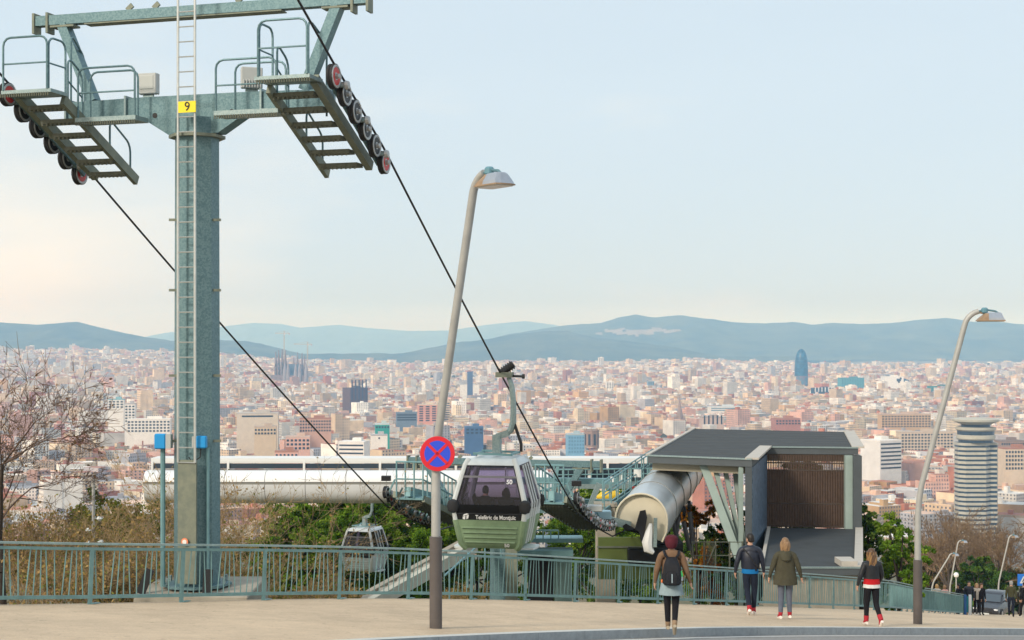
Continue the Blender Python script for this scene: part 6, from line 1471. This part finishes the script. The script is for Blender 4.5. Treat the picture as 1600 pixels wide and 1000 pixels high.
# woman with backpack stepping up onto the kerb
BRN = cloth('brown_wool', (.205,.125,.075)); DEN = cloth('pale_denim', (.30,.39,.43)); BLK = cloth('black_cotton', (.014,.013,.017)); TAN = mat('tan_leather', (.30,.20,.12), .6, var=.2, scale=10); BUR = cloth('burgundy_felt', (.10,.018,.028))
pose = {'kneeL':(-.07,.06,.50),'ankleL':(-.06,.03,.10),'toeL':(-.06,.17,.04),'kneeR':(.075,.02,.47),'ankleR':(.05,-.24,.16),'toeR':(.05,-.19,.02),'elbR':(.27,-.05,1.09),'wriR':(.345,.0,.87),'handR':(.365,.02,.80),'elbL':(-.265,-.03,1.10),'wriL':(-.295,.03,.86),'handL':(-.30,.05,.79),'shoL':(-.185,-.01,1.38),'shoR':(.185,-.01,1.38)}
W1 = onG(1049, 984, 25.2)
p1 = person(W1, R(-4), 1.60, 'woman in brown jacket and burgundy beret wearing a black backpack', dict(torso=BRN, arms=BRN, legs=BLK, shoes=TAN, hair=BUR, sole=cloth('pale_sole', (.45,.38,.28))), pose, None, 0, None, 1.06)
skirt(p1, [(1.06,.155,.125),(.92,.175,.145),(.80,.20,.165),(.72,.215,.175),(.66,.22,.18)], DEN, 'denim_skirt'); skirt(p1, [(1.30,.175,.13),(1.12,.165,.13),(.98,.178,.145),(.90,.19,.155)], BRN, 'jacket_hem', folds=.02)
MB().rings([[(rx*math.cos(t), ry*math.sin(t)+oy, z) for t in np.linspace(0, 2*math.pi, 18, endpoint=False)] for z, rx, ry, oy in ((1.50,.07,.07,-.02),(1.54,.10,.105,-.015),(1.60,.118,.125,-.005),(1.67,.122,.13,-.0),(1.715,.10,.11,.0),(1.74,.05,.06,.0),(1.745,.008,.01,.0))]).build('beret', BUR, p1, smooth=True)
# backpack (worn): its own thing
bk = root('backpack', (0,0,0), 'black backpack with side bottle on the woman with beret', 'backpack')
BPK = cloth('black_nylon', (.018,.019,.024), .6); 
def rrect(z, w_, y0, y1, c=.04): return [(-w_+c,y0,z),(w_-c,y0,z),(w_,y0+c,z),(w_,y1,z),(-w_,y1,z),(-w_,y0+c,z)]
MB().rings([rrect(.86,.13,-.26,-.15), rrect(.90,.165,-.30,-.14), rrect(1.05,.165,-.31,-.13), rrect(1.22,.14,-.27,-.125), rrect(1.33,.10,-.21,-.125), rrect(1.36,.05,-.17,-.13)]).build('pack_body', BPK, bk, smooth=True)
MB().rings([rrect(.89,.11,-.335,-.29,.03), rrect(1.02,.115,-.34,-.29,.03), rrect(1.10,.09,-.32,-.28,.03)]).build('front_pocket', BPK, bk, smooth=True)
for sx in (-1, 1): MB().tube([(sx*.06,-.15,1.32),(sx*.12,-.15,1.40),(sx*.135,-.06,1.455),(sx*.14,.06,1.43),(sx*.15,.13,1.30),(sx*.16,.05,1.08),(sx*.16,-.12,.95)], .024, 6).build('strap', BPK, bk, smooth=True)
MB().bar((0,-.345,.92), (0,-.345,1.08), .02, .012, (0,1,0)).build('pale_strap', mat('pale_webbing', (.3,.38,.42), .7), bk)
MB().lathe([(.03,.95),(.034,.98),(.034,1.06),(.018,1.1),(.018,1.12)], (.17,-.22,0), 10).build('bottle', mat('bottle_green', (.05,.45,.12), .3), bk, smooth=True)
MB().lathe([(.031,.94),(.036,.96),(.036,1.02)], (.17,-.22,0), 10).build('bottle_pocket', mat('mesh_grey', (.3,.36,.38), .7), bk); MB().lathe([(.012,.9),(.02,.93),(.01,.96)], (-.175,-.2,0), 8).build('orange_tag', mat('orange_tag', (.75,.18,.04), .6), bk)
bk.location = W1; bk.rotation_euler.z = R(-4); bk.scale = (1.6/1.7,)*3
# man in navy jacket
NAV = mat('navy_nylon', (.016,.021,.038), .45, var=.3, scale=7, bump=.25); JEAN = cloth('dark_jeans', (.016,.022,.04)); REDS = mat('red_canvas', (.45,.02,.035), .7, var=.2, scale=14); WSO = mat('white_sole', (.78,.72,.66), .6); BLU = cloth('blue_shirt', (.01,.16,.42)); HBK = mat('hair_black', (.018,.014,.012), .5, var=.3, scale=30)
pose = {'kneeL':(-.055,-.02,.50),'ankleL':(-.01,-.22,.17),'toeL':(-.03,-.13,.045),'kneeR':(.09,.07,.49),'ankleR':(.07,.06,.09),'toeR':(.09,.20,.035),'elbL':(-.275,-.06,1.10),'wriL':(-.31,-.02,.89),'handL':(-.31,.0,.82),'elbR':(.265,-.0,1.11),'wriR':(.29,.05,.90),'handR':(.28,.07,.83),'shoL':(-.195,-.01,1.38),'shoR':(.195,-.01,1.38)}
W2 = onG(1172, 959, 33.0)
p2 = person(W2, R(-10), 1.80, 'bearded man in shiny navy jacket, blue shirt and red sneakers', dict(torso=NAV, arms=NAV, legs=JEAN, shoes=REDS, hair=HBK, beard=HBK, sole=WSO), pose, None, R(38), 'short', 1.16)
skirt(p2, [(1.40,.12,.09),(1.32,.20,.145),(1.15,.195,.145),(1.02,.185,.14),(.98,.175,.135)], NAV, 'jacket_body', folds=.035); skirt(p2, [(1.0,.168,.128),(.93,.178,.138),(.885,.18,.14)], BLU, 'shirt_hem', folds=.02)
MB().lathe([(.075,1.40),(.08,1.46),(.07,1.48)], (0,0,0), 14).build('collar', NAV, p2, smooth=True)
MB().tube([(-.14,-.08,1.42),(-.03,-.165,1.30),(.12,-.16,1.08),(.19,-.05,.98)], .016, 6).build('sling_strap', BLACK, p2, smooth=True)
# woman in parka
KHA = cloth('khaki_parka', (.072,.068,.045)); GJ = cloth('grey_jeans', (.13,.15,.20)); HLB = mat('hair_light_brown', (.26,.155,.08), .5, var=.35, scale=40); HLB2 = mat('hair_pale_brown', (.34,.21,.11), .5, var=.3, scale=40)  # second hair tone, a paler brown for every other strand
pose = {'kneeL':(-.085,.03,.48),'ankleL':(-.105,-.04,.09),'toeL':(-.13,.09,.035),'kneeR':(.085,.05,.48),'ankleR':(.10,.05,.09),'toeR':(.115,.18,.035),'elbL':(-.28,-.03,1.10),'wriL':(-.335,.03,.88),'handL':(-.345,.05,.81),'elbR':(.28,-.03,1.10),'wriR':(.345,.02,.88),'handR':(.36,.04,.81),'shoL':(-.18,-.01,1.37),'shoR':(.18,-.01,1.37)}
W3 = onG(1227, 967, 31.8)
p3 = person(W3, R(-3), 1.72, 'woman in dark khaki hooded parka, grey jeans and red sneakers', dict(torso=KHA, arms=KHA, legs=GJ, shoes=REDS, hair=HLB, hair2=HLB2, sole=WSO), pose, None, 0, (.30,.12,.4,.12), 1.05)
skirt(p3, [(1.42,.10,.08),(1.36,.19,.135),(1.20,.20,.145),(1.02,.215,.155),(.84,.245,.175),(.74,.26,.185)], KHA, 'parka', folds=.05)
MB().rings([[((rx)*math.cos(t), oy+ry*math.sin(t), z) for t in np.linspace(math.pi*.95, math.pi*2.05, 14)] for z, rx, ry, oy in ((1.24,.03,.05,-.13),(1.28,.10,.09,-.12),(1.36,.13,.13,-.06),(1.43,.12,.12,-.03),(1.46,.10,.09,-.02))], closed=False, caps=False).build('hood', KHA, p3, smooth=True)
# girl with long hair
LEA = mat('dark_leather', (.02,.022,.026), .42, var=.3, scale=9, bump=.2); RKN = cloth('red_knit', (.52,.014,.02)); WSK = cloth('white_cotton', (.75,.74,.73)); HBR = mat('hair_brown', (.115,.06,.03), .45, var=.4, scale=40); HBL = mat('hair_golden', (.32,.18,.07), .45, var=.35, scale=40)
pose = {'kneeL':(-.10,.05,.49),'ankleL':(-.105,.06,.10),'toeL':(-.11,.19,.045),'kneeR':(.10,.0,.48),'ankleR':(.15,-.20,.16),'toeR':(.15,-.14,.025),'elbL':(-.27,-.03,1.11),'wriL':(-.315,.02,.90),'handL':(-.32,.04,.83),'elbR':(.245,.02,1.12),'wriR':(.22,.14,.95),'handR':(.2,.2,.92)}
W4 = onG(1362, 978, 30.7)
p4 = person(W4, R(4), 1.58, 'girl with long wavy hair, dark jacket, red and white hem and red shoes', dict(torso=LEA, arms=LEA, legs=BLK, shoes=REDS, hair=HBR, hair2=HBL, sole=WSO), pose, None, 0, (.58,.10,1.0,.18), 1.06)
skirt(p4, [(1.42,.10,.08),(1.35,.185,.135),(1.18,.175,.13),(1.06,.178,.135)], LEA, 'jacket_body', folds=.03); skirt(p4, [(1.1,.165,.125),(1.0,.18,.14),(.94,.19,.15)], RKN, 'red_hem', folds=.02); skirt(p4, [(.96,.18,.14),(.90,.19,.15),(.86,.195,.155)], WSK, 'white_hem', folds=.04)
for sd, an, kn in (('L',(-.105,.06,.10),(-.10,.05,.49)),('R',(.15,-.20,.16),(.10,0,.48))):
    a, k_ = Vector(an), Vector(kn); MB().tube([a, a.lerp(k_,.32)], [.055,.06], 10).build('boot_shaft', REDS, p4, smooth=True)
# --- passengers inside the green gondola, seated with backs to us
DK = cloth('dark_suit', (.012,.012,.014)); sitp = {}
for sd, sx in (('L',-1),('R',1)): sitp.update({'knee'+sd:(sx*.1,.40,.92),'ankle'+sd:(sx*.1,.42,.52),'toe'+sd:(sx*.1,.55,.47),'hip'+sd:(sx*.09,.03,.90),'elb'+sd:(sx*.23,.03,1.12),'wri'+sd:(sx*.16,.22,1.0),'hand'+sd:(sx*.13,.28,.98)})
Rm = Matrix.Rotation(YAW, 3, 'Z')
for dx, hh_, lab, hr_ in ((-.13,1.74,'short-haired passenger in dark clothes seated in the green gondola','short'),(.42,1.64,'long-haired passenger in dark clothes seated in the green gondola',(.3,.1,.3,.15))):
    o_ = GB+Rm @ Vector((dx,-.58,  .52-.87*hh_/1.7+.17))
    person(o_, YAW, hh_, lab, dict(torso=DK, arms=DK, legs=DK, shoes=DK, hair=HBK), sitp, 'passengers in the gondola', 0, hr_, 1.15)
# --- group at the far end of the fence
OLV = cloth('olive_jacket', (.06,.06,.03)); STR = cloth('cream_top', (.5,.45,.4)); TEALC = cloth('teal_trousers', (.03,.22,.28)); HBD = mat('hair_blond', (.42,.27,.12), .5, var=.3, scale=40); GRC = cloth('grey_hair', (.35,.34,.33))
walk = {'ankleL':(-.1,.16,.10),'toeL':(-.1,.29,.05),'kneeL':(-.1,.12,.50),'ankleR':(.1,-.16,.12),'toeR':(.1,-.05,.04)}
phone = {'elbL':(-.22,.05,1.12),'wriL':(-.1,.25,1.2),'handL':(-.07,.3,1.22),'elbR':(.22,.05,1.12),'wriR':(.1,.25,1.2),'handR':(.07,.3,1.22)}
point = {'shoR':(.17,0,1.39),'elbR':(.42,.05,1.38),'wriR':(.66,.08,1.40),'handR':(.72,.09,1.41)}
fp = [(1498,955,80,R(100),1.64,'person in black holding a phone at the fence end',dict(torso=BLK,arms=BLK,legs=BLK,shoes=BLK,hair=HBK),phone,(.3,.1,.3,.1)),
      (1514,961,76,R(170),1.74,'person in dark blue jacket and teal trousers beside the fence end',dict(torso=NAV,arms=NAV,legs=TEALC,shoes=TAN,hair=HBK),{},'short'),
      (1526,962,77,R(175),1.66,'blond woman in cream top and black open jacket stretching an arm out',dict(torso=STR,arms=BLK,legs=BLK,shoes=WSO,hair=HBD),{**point},(.3,.1,.4,.12)),
      (1580,964,73,R(-20),1.76,'man in olive jacket and grey cap walking past the dark car',dict(torso=OLV,arms=OLV,legs=JEAN,shoes=BLK,hair=GRC),walk,'short'),
      (1601,962,75,R(20),1.76,'man in dark clothes under the blue crossing sign',dict(torso=DK,arms=DK,legs=DK,shoes=BLK,hair=HBK),walk,'short'),
      (1464,962,86,R(0),1.66,'fair-haired person in pale top looking over beyond the fence',dict(torso=STR,arms=STR,legs=JEAN,shoes=BLK,hair=HBD),{},(.2,.1,.2,.1)),
      (1476,963,86,R(10),1.62,'person in rosy top beyond the fence beside the fair-haired one',dict(torso=cloth('rosy_top',(.5,.3,.28)),arms=STR,legs=JEAN,shoes=BLK,hair=HLB),{},(.2,.1,.2,.1)),
      (1533,961,79,R(190),1.70,'person in black jacket standing behind the blond woman',dict(torso=BLK,arms=BLK,legs=BLK,shoes=BLK,hair=HBR),{},(.25,.1,.3,.1))]
for px, py, Y, yw, hh_, lab, mm_, ps, hr_ in fp:
    pp = person(onG(px, py, Y), yw, hh_, lab, mm_, ps, 'people at the far end of the fence', 0, hr_, 1.2)
    if 'cap' in lab: MB().lathe([(.085,1.62),(.092,1.66),(.075,1.70),(.01,1.72)], (0,.01,0), 14).build('cap', GRC, pp, smooth=True)
    if 'open jacket' in lab: skirt(pp, [(1.4,.12,.09),(1.3,.19,.13),(1.0,.2,.14),(.8,.21,.15)], BLK, 'jacket_body', folds=.04); MB().box((0,.13,1.12), (.13,.08,.5)).build('cream_front', STR, pp)

# ================================================================ car
CARP = mat('black_car_paint', (.02,.022,.03), .22, spec=.7); CGL = mat('car_glass', (.06,.08,.10), .08, spec=.8); TYRE = RUBB; RIM = mat('wheel_rim', (.4,.4,.42), .35, metal=.7); LMP = mat('head_lamp', (.7,.72,.75), .1)
cp = onG(1552, 958, 92); car = root('parked_car', (0,0,0), 'dark hatchback car parked beyond the far people', 'car')
def cring(y, w_, z0, z1, t=.0): return [(-w_,y,z0),(w_,y,z0),(w_+.02,y,(z0+z1)*.5),(w_-.06-t,y,z1),(-w_+.06+t,y,z1),(-w_-.02,y,(z0+z1)*.5)]
MB().rings([cring(-2.0,.66,.32,.55), cring(-1.95,.78,.25,.72), cring(-1.2,.84,.2,.88), cring(-.6,.85,.2,.93), cring(1.2,.85,.2,.96), cring(1.8,.82,.22,.92), cring(1.98,.72,.3,.7)]).build('body', CARP, car, smooth=True)
MB().rings([cring(-.85,.72,.86,.92), cring(-.3,.70,.88,1.34,.04), cring(.2,.70,.9,1.44,.06), cring(1.0,.68,.9,1.42,.06), cring(1.6,.66,.9,1.2,.04), cring(1.78,.64,.88,.95)]).build('cabin', CARP, car, smooth=True)
MB().add([(-.64,-.84,.95),(.64,-.84,.95),(.56,-.34,1.33),(-.56,-.34,1.33)], [(0,1,2,3)]).build('windscreen', CGL, car); MB().add([(-.58,1.74,1.0),(.58,1.74,1.0),(.54,1.62,1.2),(-.54,1.62,1.2)], [(0,1,2,3)]).build('rear_window', CGL, car)
for sx in (-1, 1):
    for y0, y1 in ((-.45,.3),(.38,1.15)): MB().add([(sx*.735,y0,.99),(sx*.735,y1,.99),(sx*.675,y1-.05,1.33),(sx*.675,y0+.2,1.33)], [(0,1,2,3)]).build('side_window', CGL, car)
    MB().lathe([(.03,-.06),(.14,-.03),(.14,.05),(.04,.08)], (sx*.62,-1.93,.62), 10, sy=.5).build('headlight', LMP, car, smooth=True); MB().box((sx*.92,-.5,1.0), (.14,.1,.12)).build('mirror', CARP, car, bevel=.03)
    for yy in (-1.3,1.3):
        wl = MB().disc_wheel((sx*.78,yy,.31), (1,0,0), [(.2,-.1),(.31,-.09),(.31,.09),(.2,.1)], 20).build('wheel', TYRE, car, smooth=True); MB().disc_wheel((sx*.87,yy,.31), (1,0,0), [(.2,-.01),(.18,.015),(.03,.02)], 14).build('rim', RIM, wl, smooth=True)
MB().box((0,-2.0,.42), (.9,.05,.16)).build('grille', BLACK, car); MB().box((0,-2.02,.36), (.5,.02,.11)).build('number_plate', WSH, car)
car.location = cp; car.rotation_euler.z = R(-32); car.rotation_euler.x = 0
# ================================================================ air
mb = MB(); mb.hexa([(-9500,-60,-260),(9500,-60,-260),(9500,23000,-260),(-9500,23000,-260)], [(-9500,-60,420),(9500,-60,420),(9500,23000,420),(-9500,23000,420)])
hm = bpy.data.materials.new('haze_air'); hm.use_nodes = True; t = hm.node_tree; t.nodes.clear()
ov = t.nodes.new('ShaderNodeOutputMaterial'); pv = t.nodes.new('ShaderNodeVolumePrincipled')
pv.inputs['Color'].default_value = (.30,.60,1.0,1); pv.inputs['Density'].default_value = 1.3e-4; pv.inputs['Anisotropy'].default_value = 0.0
pv.inputs['Absorption Color'].default_value = (1,1,1,1)
t.links.new(pv.outputs[0], ov.inputs['Volume'])
hz = mb.build('haze', hm); tag(hz, 'pale blue haze filling the air over city and hills', 'haze', kind='stuff')
hz.display_type = 'WIRE'
